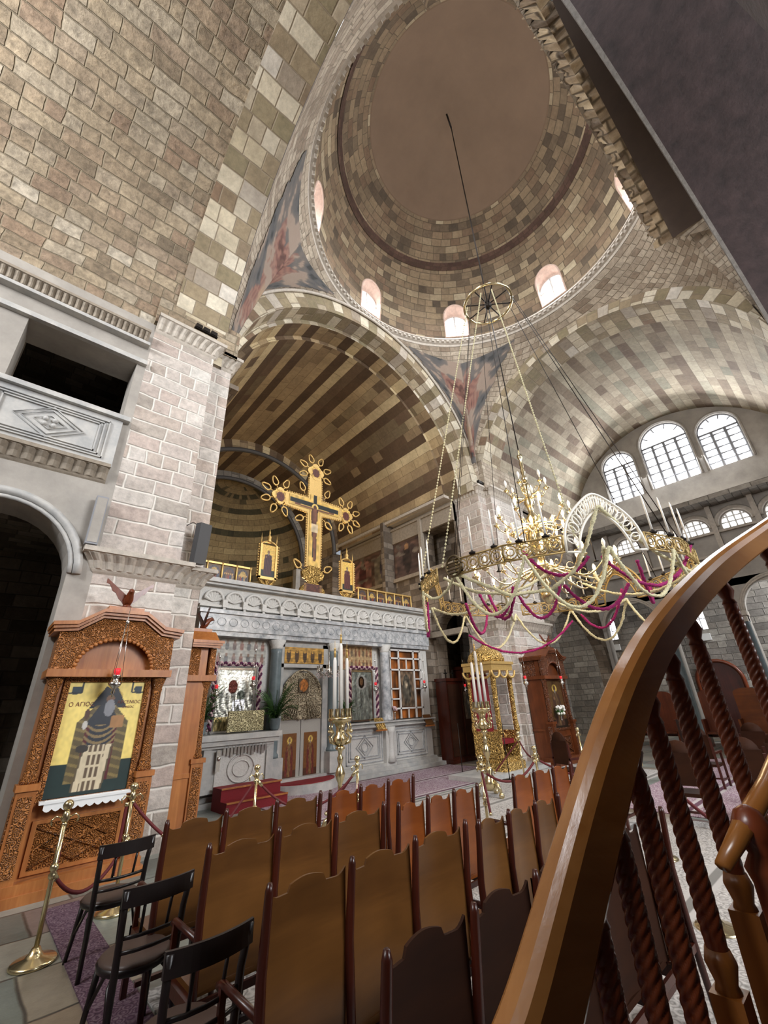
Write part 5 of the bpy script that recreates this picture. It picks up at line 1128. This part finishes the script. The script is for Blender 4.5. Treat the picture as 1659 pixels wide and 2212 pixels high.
for a in arches:
    for s in (-1,1):
        other=a+s*59; e0=a+s*14; e1=a+s*34; e2=a+s*54
        for p,q in ((e0,e1),(e1,e2)): m=MB(); band(m,p,q,3.75,4.0); wpart(m,'openwork_panel',M['bandb'],ch)
        for j in range(4):
            g=e0+s*(5+9*j); b=rp(g,RR-.02,4.0); m=MB(); m.lathe([(.05,0),(.06,.03),(.02,.05),(.012,.08)],8,Matrix.Translation(b)); cup=wpart(m,'candle_cup',M['iron'],ch); m=MB(); m.lathe([(.016,.06),(.013,.6),(.004,.66)],6,Matrix.Translation(b)); m.build('taper',M['wax'],cup)
    # ogee arch
    A,B=rp(a-13.7,RR,3.72),rp(a+13.7,RR,3.72); d=(B-A); Wd=d.length; d.normalize(); c=(A+B)/2; up=Vector((0,0,1))
    def og(s,k): # s -1..1 ; outer k=1 inner k=0
        x=s*(.5 if k else .33)*Wd; hh=(.98 if k else .66)*(1-abs(s)**1.6)**.62+.02
        return c+d*(x*(1+.12*sin(abs(s)*PI*2)*k*-.6))+up*hh*.92
    m=MB(); N=28; o_=[og(-1+2*i/N,1) for i in range(N+1)]; i_=[og(-1+2*i/N,0) for i in range(N+1)]
    m.tube(o_,.022,5); m.tube(i_,.02,5); m.tube([o_[0],i_[0]],.02,5); m.tube([o_[-1],i_[-1]],.02,5)
    for i in range(1,N,1):
        p=o_[i].lerp(i_[i],.5); w=(o_[i]-i_[i]).length; e=(o_[i]-i_[i]).normalized(); g=(o_[min(N,i+1)]-o_[i-1]).normalized()
        if i%2: m.tube([p+e*(w*.36*cos(2*PI*q/8))+g*(w*.30*sin(2*PI*q/8)) for q in range(9)],.012,4)
        m.tube([o_[i],p,i_[i-1]],.011,4)
    wpart(m,'openwork_arch',M['white'] if a==22 else M['bandb'],ch)
for a in discs:
    m=MB(); c=rp(a,RR+.02,3.9); n=(c-Vector((AX,AY,3.9))).normalized(); tn=Vector((-n.y,n.x,0)); up=Vector((0,0,1))
    m.tube([c+tn*(.17*cos(2*PI*i/20))+up*(.17*sin(2*PI*i/20)) for i in range(21)],.02,5)
    for z in (-.11,-.055,0,.055,.11): w=math.sqrt(.165**2-z*z); m.tube([c-tn*w+up*z,c+tn*w+up*z],.014,4)
    wpart(m,'grille_disc',M['ant'],ch)
for a in (-33,-4,48,87,120,-120,-153): m=MB(); m.tube([rp(a,RR,3.98),rp(a,.63,11.66)],.008,4); wpart(m,'chain',M['iron'],ch)
# beaded chains
for a0,r0,z0,a1 in ((-70,RR,3.98,-60),(12,RR,3.98,15),(-40,RR,3.98,-10)):
    m=MB(); A=rp(a0,r0,z0);B=rp(a1,.6,11.5); n=110
    m.tube([A,B],.006,4)
    for i in range(n): m.ball(A.lerp(B,i/n),.02,5)
    tag(m.build('beaded_chain',M['cream']),['pale beaded chain running down to the edge of the great ring','pale beaded chain hanging in front of the brass lustre','pale beaded chain hanging past the pier beside the lustre'][(a0==12)+2*(a0==-40)],'chain')
# brass lustre
lu=thing('brass_lustre','tiered brass chandelier with glowing bulbs inside the great ring','chandelier',(AX,AY,3.55))
Z=lambda z:z
def lpart(m,n,mt): return wpart(m,n,M[mt],lu)
T0=Matrix.Translation((AX,AY,0))
lpart(MB().lathe([(.001,3.5),(.07,3.53),(.13,3.62),(.14,3.7),(.08,3.78),(.05,3.84),(.1,3.9),(.05,3.98),(.09,4.05),(.22,4.14),(.24,4.2),(.12,4.3),(.06,4.42)],20,T0),'bottom_ball','brass')
lpart(MB().lathe([(.06,4.42),(.1,4.5),(.07,4.58),(.16,4.7),(.2,4.8),(.21,4.9),(.16,5.0),(.06,5.1),(.1,5.2),(.13,5.3),(.05,5.42),(.07,5.55),(.11,5.65),(.05,5.8),(.06,5.95),(.1,6.05),(.04,6.15)],20,T0),'baluster_stem','brass')
lpart(MB().lathe([(.04,6.15),(.06,6.25),(.03,6.32),(.05,6.42),(.03,6.5),(.045,6.6),(.02,6.7),(.05,6.76),(.06,6.82),(.02,6.88),(.015,6.98)],12,T0),'top_finial','brass')
lpart(MB().tube([(AX,AY,6.95),(AX,AY,11.6)],.014,5),'hanging_rope','iron')
def arms(n,r,z,zc_,off,lit,cup=.06):
    for k in range(n):
        a=2*PI*k/n+off; ca,sa=cos(a),sin(a); pts=[]
        for i in range(11):
            s=i/10; pts.append((AX+ca*(.08+(r-.08)*s),AY+sa*(.08+(r-.08)*s),zc_+(z-zc_)*s-.16*sin(s*PI)*(r)+.08*sin(s*2*PI)*r))
        m=MB(); m.tube(pts,[.018]*8+[.014]*3,6); q=pts[6]; m.tube([(q[0]+ca*.06*cos(t)-0,q[1]+sa*.06*cos(t),q[2]+.07+.06*sin(t)) for t in [x*.6 for x in range(9)]],.009,5)
        e=Vector(pts[-1]); m.lathe([(.01,-.02),(cup,.02),(cup*1.05,.035),(.02,.04),(.02,.1)],10,Matrix.Translation(e)); A=lpart(m,'arm','brass')
        m=MB(); m.lathe([(.014,.1),(.016,.15),(.034,.2),(.03,.24),(.006,.29)],8,Matrix.Translation(e)); m.build('bulb',M['bulb'] if lit(k) else M['wax'],A)
arms(6,.42,5.95,5.75,.2,lambda k:False); arms(10,.74,5.25,5.1,.1,lambda k:k%5!=3); arms(8,.55,4.85,4.7,.4,lambda k:k%3==1)
arms(14,1.32,4.1,4.15,.05,lambda k:k%4!=2,.07); arms(8,.8,4.3,4.2,.2,lambda k:k%3==0)
for k in range(3):
    a=k*2*PI/3+.6; m=MB(); e=Vector((AX+1.0*cos(a),AY+1.0*sin(a),4.7)); m.tube([e,e+Vector((0,0,-.6))],.012,5); m.lathe([(.05,0),(.02,.03)],8,Matrix.Translation(e-Vector((0,0,.6)))); lpart(m,'hanging_rod','iron')
m=MB(); m.lathe([(.0001,3.1),(.1,3.14),(.14,3.24),(.13,3.3),(.2,3.4),(.02,3.42)],16,Matrix.Translation((AX-.1,AY,0)))
# garlands
def garl(pts,mt,label,r=.027):
    P=[];n=len(pts)
    for i in range(n-1):
        A,B=Vector(pts[i]),Vector(pts[i+1]); k=max(2,int((B-A).length/.028))
        for j in range(k): P.append(A.lerp(B,j/k))
    P.append(Vector(pts[-1])); rs=[r*(1+.35*noise.noise((p*14))) *(1.12 if i%2 else .78) for i,p in enumerate(P)]; P=[p+noise.noise_vector(p*9)*.012 for p in P]
    m=MB(); m.tube([p-P[0] for p in P],rs,6); o=m.build('garland',M[mt],None,P[0]); tag(o,label,'garland','cream garlands swagged from the great ring' if mt=='cream' else 'magenta garlands swagged from the great ring')
def swag(a0,a1,z0,z1,sag,mt,label,r0=RR,r1=RR,n=14):
    A=rp(a0,r0,z0);B=rp(a1,r1,z1); pts=[A.lerp(B,i/n)-Vector((0,0,sag*(1-(2*i/n-1)**2))) for i in range(n+1)]; garl(pts,mt,label)
CL='cream garland swagged from the great ring'
ap=rp(22,RR,4.42)
garl([ap-Vector((0,0,.0))]+[ap.lerp(rp(2,RR*.8,3.35),s)-Vector((0,0,.25*sin(s*PI))) for s in (.3,.6,1)]+[rp(-14,RR*.9,3.3),rp(-33,RR,3.78)],'cream','cream garland running from the white arch peak across the ring to the grille disc')
garl([ap]+[ap.lerp(rp(58,RR,3.45),s)-Vector((0,0,.12*sin(s*PI))) for s in (.3,.6,1)]+[rp(70,RR,3.5)],'cream','cream garland running from the white arch peak down towards the handrail')
sw=[(-90,-62,.62),(-62,-33,.25),(-33,-5,.75),(-5,22,.8),(22,48,.7),(48,76,.5),(80,110,.6),(110,140,.75),(140,170,.8),(170,200,.75),(200,232,.8),(232,262,.7)]
wh=['at the edge nearest the marble screen','beside the near grille disc','right under the near grille disc','in the middle of the near side','below the white arch','near the handrail','past the small gilt arch','behind the lowest bulbs','over the far pier','above the far candle stand','over the throne canopy','at the far edge']
wh[2]='under the near grille disc'
for (a,b,s),w_ in zip(sw,wh): swag(a,b,3.78,3.78,s,'cream',CL+' '+w_)
for k in range(6):
    a=20+k*60; swag(a,a+50,3.78,3.95,.35,'cream','cream garland looped from the ring in to the brass lustre, '+['towards the bench rows','beside the white arch','towards the handrail','towards the far pier','towards the throne','towards the marble screen'][k],RR,.9)
mg=[(-86,-78,3.95,3.72,.75,RR,RR*.95,'hanging in a narrow loop at the outer edge near the marble screen'),(-8,20,4.05,3.8,.35,RR*.75,RR*.8,'from beside the lustre down across the ring'),(22,68,3.72,4.02,.55,RR*.9,RR,'the longest, rising beside the handrail'),(-45,-20,3.6,3.6,.45,1.6,1.5,'under the left bulbs'.replace('left ','outer ')),(-20,10,3.5,3.6,.5,1.4,1.3,'below the brass ball'),(10,50,3.5,3.5,.4,1.5,1.6,'below the middle bulbs'),(60,100,3.9,3.7,.5,1.7,1.8,'hanging near the small gilt arch'),(170,230,3.5,3.3,.55,2.4,2.5,'drooping lowest of all over the far pier'),(120,160,3.8,3.5,.5,1.6,1.7,'behind the brass ball'),(240,290,3.6,3.6,.5,1.5,1.6,'behind the outer bulbs'),(300,340,3.7,3.5,.45,1.2,1.5,'close around the lower stem')]
for a,b,z0,z1,s,r0,r1,l in mg: swag(a,b,z0,z1,s,'mag','magenta garland '+l,r0,r1)
# ================================================================ SPIRAL STAIR AND HANDRAIL
rail=[(49,.87,-.63),(54.6,.929,-.485),(60.8,1.01,-.285),(66.5,1.096,-.102),(69.8,1.17,-.004),(72.9,1.27,.07),(75.4,1.378,.117),(78.3,1.546,.163),(82.1,1.82,.212),(87,2.272,.258),(90,2.6,.283),(94,3.0,.305)]
def railp(az,up=0):
    for i in range(len(rail)-1):
        if rail[i][0]<=az<=rail[i+1][0]:
            s=(az-rail[i][0])/(rail[i+1][0]-rail[i][0]); N_=len(rail)-1; a=math.radians(az)
            def cr(c):
                x0,x1,x2,x3=[rail[min(N_,max(0,i+k))][0] for k in (-1,0,1,2)]; y0,y1,y2,y3=[rail[min(N_,max(0,i+k))][c] for k in (-1,0,1,2)]; h=x2-x1; m1=(y2-y0)/(x2-x0); m2=(y3-y1)/(x3-x1)
                return (2*s**3-3*s*s+1)*y1+(s**3-2*s*s+s)*h*m1+(3*s*s-2*s**3)*y2+(s**3-s*s)*h*m2
            d=cr(1); t_=cr(2); return Vector((d*sin(a),d*cos(a),1.9+d*t_+up))
hr=thing('pulpit_stair','winding wooden stair with a glossy honey handrail on twisted red brown balusters','staircase',(1.1,.5,0))
pts=[railp(50+44*i/160) for i in range(161)]; sec=[(-.020,-.042),(-.026,-.036),(-.030,.014),(-.024,.030),(-.012,.038),(.012,.038),(.024,.030),(.030,.014),(.026,-.036),(.020,-.042)]
m=MB(); P=[]
for i,p in enumerate(pts):
    tn=(pts[min(160,i+1)]-pts[max(0,i-1)]).normalized(); sd=tn.cross(Vector((0,0,1))).normalized(); up=sd.cross(tn).normalized(); g_=1.2-.22*i/160; h_=1.55-.5*min(1,i/90); P.append([p+sd*a*g_+up*(b*g_*(h_ if b<0 else 1)) for a,b in sec+[sec[0]]])
m.grid(P,False); wpart(m,'handrail',M['rail'],hr)
def bal(az,L_=.47,drop=.55):
    p=railp(az,-.03); x,y,z=p; m=MB(); T=Matrix.Translation((x,y,z)); m.lathe([(.022,.02),(.016,-.02),(.025,-.05),(.015,-.075),(.021,-.09)],12,T)
    top=wpart(m,'turned_neck',M['red'],hr); m=MB(); n=18; R_=[];H=120
    for j in range(H+1):
        s=j/H; row=[]
        for k in range(n*2+1):
            a=PI*k/n; r=.0185+.0045*(abs(cos(3*(a+s*20)))-.5)*min(1,s*9,(1-s)*9); row.append((x+r*cos(a),y+r*sin(a),z-.09-s*(L_-.09)))
        R_.append(row)
    m.grid(R_); wpart(m,'twisted_baluster',M['red'],hr)
    m=MB(); m.lathe([(.021,-L_+.0),(.027,-L_-.02),(.018,-L_-.05),(.026,-L_-.07)],12,T); m.box(x-.026,x+.026,y-.026,y+.026,z-L_-drop,z-L_-.06); wpart(m,'square_foot',M['foot'],hr)
for az in (57.5,62.2,65.8,68.8,71.75,74.8,77.75,81.7,86.2): bal(az)
st=hr
m=MB(); A=[];
azs=[56+38*i/30 for i in range(31)]
P=[]
for a in azs:
    p=railp(a,-.62); q=Vector((p.x,p.y,0)); o=Vector((.10,-.11,0)); P.append([p+o*.4,p+o,Vector((p.x+.1,p.y-.11,p.z-.62)),Vector((p.x+.04,p.y-.04,p.z-.62)),p+o*.4])
m.grid(P,False); wpart(m,'outer_stringer',M['red'],st)
for k in range(7):
    a=60+k*5.2; p=railp(a,-.72); m=MB(); d=Vector((1.0,-.32,0)); e=Vector((.18,.32,0)).normalized()*.16
    m.add([p+Vector((.06,-.06,0))-e,p+Vector((.06,-.06,0))+e,p+d+e*1.5,p+d-e*1.5]+[Vector(q)-Vector((0,0,.035)) for q in (p+Vector((.06,-.06,0))-e,p+Vector((.06,-.06,0))+e,p+d+e*1.5,p+d-e*1.5)],[(0,1,2,3),(7,6,5,4),(0,4,5,1),(1,5,6,2),(2,6,7,3),(3,7,4,0)]); wpart(m,'tread',M['rail'],st)
INNER=[(1.5,.13,1.9),(1.236,.186,1.783),(1.131,.21,1.735),(1.022,.24,1.691),(.942,.27,1.646)]; NEWEL=(1.03,.235,1.65)
m=MB(); m.tube(INNER,[.014,.014,.014,.014,.009],8,squash=1.3); wpart(m,'inner_handrail',M['rail'],hr)
m=MB(); m.lathe([(.022,-.6),(.022,-.04),(.028,-.02),(.016,0),(.026,.02),(.028,.04),(.018,.06),(.004,.068)],14,Matrix.Translation(NEWEL)); wpart(m,'newel_post',M['red'],hr)
# ================================================================ CAMERA, LIGHT
cam=bpy.data.cameras.new('camera'); co=bpy.data.objects.new('camera',cam); COL.objects.link(co); sc.camera=co
yaw,pit,rol,F=0.74983735,0.43023780,-0.04634913,903.7525
f_=Vector((sin(yaw)*cos(pit),cos(yaw)*cos(pit),sin(pit))); r0=Vector((cos(yaw),-sin(yaw),0)); u0=r0.cross(f_)
r1=r0*cos(rol)+u0*sin(rol); u1=-r0*sin(rol)+u0*cos(rol)
co.matrix_world=Matrix(((r1.x,u1.x,-f_.x,0),(r1.y,u1.y,-f_.y,0),(r1.z,u1.z,-f_.z,1.9),(0,0,0,1)))
cam.sensor_fit='VERTICAL'; cam.sensor_height=36; cam.lens=F/2212*36; cam.clip_start=.05
w=bpy.data.worlds.new('daylight'); sc.world=w; w.use_nodes=True; w.node_tree.nodes['Background'].inputs[0].default_value=(.8,.88,1,1); w.node_tree.nodes['Background'].inputs[1].default_value=.35
def area(name,loc,tgt,sx,sy,p,c):
    l=bpy.data.lights.new(name,'AREA'); l.shape='RECTANGLE'; l.size=sx;l.size_y=sy; l.energy=p; l.color=c
    o=bpy.data.objects.new(name,l); COL.objects.link(o); o.location=loc; o.rotation_euler=(Vector(tgt)-Vector(loc)).to_track_quat('-Z','Y').to_euler(); return o
area('daylight_west_windows',(8,-12.6,10),(6,6,4),8,5,3700,(.93,.96,1))
area('daylight_north_windows',(-7.6,3,10),(5,6.5,12),4,3,1200,(.95,.97,1))
area('daylight_south_windows',(21.2,3.4,11.8),(8,3.5,4),5,2.6,700,(.93,.96,1))
area('fill_low_west',(5,-12.6,3.5),(5,8,2),7,3,160,(.95,.97,1))  # added low fill light; the wall has no window at this height
area('fill_south_aisle',(22.6,-2.,6.5),(24.4,6,1.5),2,2,520,(.95,.97,1))  # unseen fill light added to brighten the south aisle wall
area('fill_chapel',(19.5,9.2,7.5),(17.5,12,1.5),2,1.5,160,(1,.93,.84))  # unseen fill light added to brighten the wall behind the far pier
for k,a in enumerate((-135,-90,-45,0,45,90,135,180)):
    t=math.radians(a); area('dome_window_daylight',(CX+4.75*cos(t),CY+4.75*sin(t),16.3),(CX-3*cos(t),CY-3*sin(t),12),.8,1.3,85,(.95,.97,1))
l=bpy.data.lights.new('apse_fill','POINT'); l.energy=300; l.color=(1,.72,.42); l.shadow_soft_size=.3; o=bpy.data.objects.new('apse_fill',l); COL.objects.link(o); o.location=(7.5,13.5,5.2)  # unseen warm fill added to brighten the sanctuary vault, no fixture
l=bpy.data.lights.new('chandelier_glow','POINT'); l.energy=260; l.color=(1,.74,.42); l.shadow_soft_size=.5; o=bpy.data.objects.new('chandelier_glow',l); COL.objects.link(o); o.location=(7.75,3.79,4.95)
vs=sc.view_settings; vs.view_transform='Standard'; vs.look='None'; vs.gamma=1; vs.use_curve_mapping=False; vs.exposure=.3
cy=sc.cycles; cy.max_bounces=5; cy.diffuse_bounces=3; cy.glossy_bounces=2; cy.transmission_bounces=2; cy.use_denoising=True; cy.sample_clamp_indirect=6; cy.use_adaptive_sampling=True; cy.adaptive_threshold=.06; cy.caustics_reflective=False; cy.caustics_refractive=False
